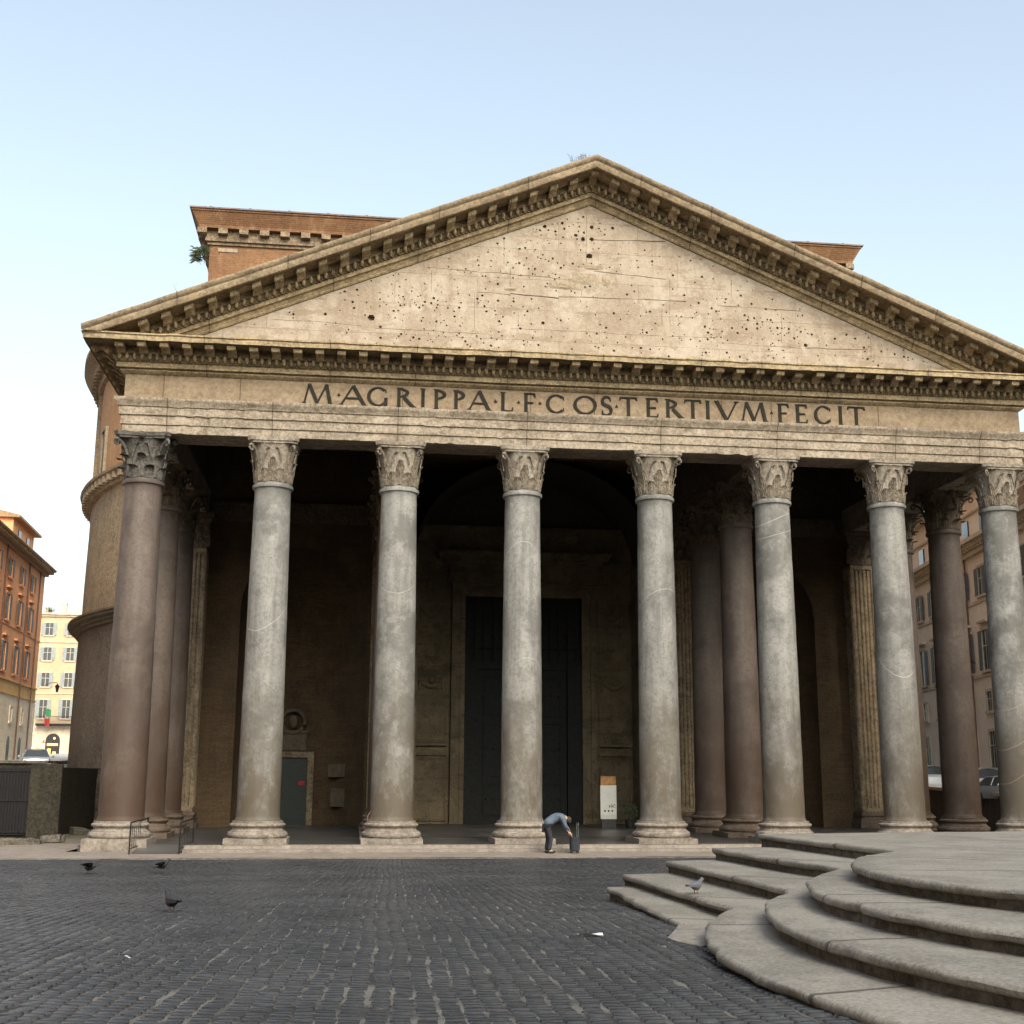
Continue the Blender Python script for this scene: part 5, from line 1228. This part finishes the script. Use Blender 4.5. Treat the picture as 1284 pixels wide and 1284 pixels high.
# ------------------------------------------------------------------ person bending beside the fourth column, with a dark suitcase
def skinned(name, verts, edges, radii, mt, parent, sub=2, root=0):
    me = bpy.data.meshes.new(name); me.from_pydata(verts, edges, []); me.materials.append(mt); o = link(name, me, parent)
    m_ = o.modifiers.new('skin', 'SKIN'); m_.use_smooth_shade = True
    for i, v in enumerate(me.skin_vertices[0].data): v.radius = (radii[i],)*2 if not isinstance(radii[i], tuple) else radii[i]; v.use_root = (i == root)
    s_ = o.modifiers.new('sub', 'SUBSURF'); s_.levels = sub; s_.render_levels = sub
    return o
def person():
    z0 = -.205
    t = thing('person', 'person in a pale blue jacket bending forward beside the fourth front column', 'person', (-1.98, -2.55, z0))
    # body: pelvis, spine, neck, head, legs; facing +x
    v = [(0, 0, .92), (.16, 0, 1.06), (.36, 0, 1.16), (.50, 0, 1.19), (.60, 0, 1.15), (.68, 0, 1.08), (.73, 0, .99),
         (-.02, .10, .86), (.05, .11, .48), (-.02, .12, .09), (.14, .13, .04), (-.02, -.10, .86), (.10, -.12, .48), (.04, -.13, .09), (.20, -.14, .04),
         (.50, .19, 1.13), (.60, .22, .86), (.74, .16, .68), (.50, -.19, 1.13), (.58, -.22, .86), (.74, -.14, .70)]
    e = [(0,1),(1,2),(2,3),(3,4),(4,5),(5,6),(0,7),(7,8),(8,9),(9,10),(0,11),(11,12),(12,13),(13,14),(3,15),(15,16),(16,17),(3,18),(18,19),(19,20)]
    r_ = [.07, .08, .12, .12, .06, .085, .075, .06, .062, .042, .035, .06, .062, .042, .035, .065, .045, .03, .065, .045, .03]
    b = skinned('body', v, e, r_, M['skin'], t)
    jv = [(-.10, 0, .86), (.14, 0, 1.07), (.34, 0, 1.17), (.49, 0, 1.20), (.56, 0, 1.18), (.50, .19, 1.14), (.60, .22, .87), (.72, .17, .72), (.50, -.19, 1.14), (.58, -.22, .87), (.72, -.15, .73)]
    skinned('jacket', jv, [(0,1),(1,2),(2,3),(3,4),(3,5),(5,6),(6,7),(3,8),(8,9),(9,10)], [.185, .165, .175, .165, .085, .088, .066, .05, .088, .066, .05], M['jacket'], t)
    tv = [(-.04, 0, .88), (-.01, .10, .82), (.05, .11, .48), (-.02, .12, .07), (-.01, -.10, .82), (.10, -.12, .48), (.04, -.13, .07)]
    skinned('trousers', tv, [(0,1),(1,2),(2,3),(0,4),(4,5),(5,6)], [.155, .115, .085, .07, .115, .085, .07], M['trousers'], t)
    for s_, x in ((.12, -.02), (-.13, .04)):
        g = MB(); g.ell((x+.07, s_, .045), (.14, .05, .05), 12, 8); g.build('shoe', M['black'], t, 80)
    g = MB(); g.ell((.715, 0, 1.07), (.105, .10, .115), 14, 10); g.v = [(x-.02*(z < 1.03), y, z) for x, y, z in g.v]; g.build('hair', M['hair'], t, 80)
    g = MB(); g.ell((.775, 0, 1.0), (.02, .016, .022), 8, 6); g.build('nose', M['skin'], t, 80)
    for s_ in (-1, 1):      # hands: palm with five fingers closing on the case handle
        bx = Vector((.74, s_*.15, .69)); vv = [bx, bx+Vector((.02, 0, -.05)), bx+Vector((.03, 0, -.08))]; ee = [(0, 1), (1, 2)]; rr = [.028, .034, .03]
        for k in range(4):
            s0 = len(vv); off = (k-1.5)*.018; l = (.9, 1, .95, .75)[k]
            vv += [bx+Vector((.035, off, -.10)), bx+Vector((.05, off, -.10-.03*l)), bx+Vector((.035, off, -.10-.055*l))]; ee += [(2, s0), (s0, s0+1), (s0+1, s0+2)]; rr += [.0095, .0085, .0075]
        s0 = len(vv); vv += [bx+Vector((.01, -s_*.035, -.06)), bx+Vector((.02, -s_*.045, -.10))]; ee += [(1, s0), (s0, s0+1)]; rr += [.011, .009]
        skinned('hand', [tuple(q) for q in vv], ee, rr, M['skin'], t, 1)
    s = thing('suitcase', 'dark upright suitcase in front of the bending person', 'suitcase', (-1.06, -2.55, z0))
    g = MB(); g.box(-.14, .14, -.22, .22, .06, .52)
    bm = bmesh.new(); me = g.data('case', M['trousers']); bm.from_mesh(me); bmesh.ops.bevel(bm, geom=bm.edges[:], offset=.03, segments=2, affect='EDGES'); bm.to_mesh(me); bm.free(); link('case', me, s)
    g = MB(); g.tube([(-.08, -.12, .5), (-.12, -.12, .62), (-.12, .12, .62), (-.08, .12, .5)], .012, 6); g.tube([(.1, -.15, .5), (.1, -.15, .98), (.1, .15, .98), (.1, .15, .5)], .011, 6); g.build('handle', M['shutter'], s)
    for a in (-.1, .1):
        for b_ in (-.17, .17): g = MB(); g.ell((a, b_, .03), (.03, .015, .03), 8, 6); g.build('wheel', M['rubber'], s)
person()
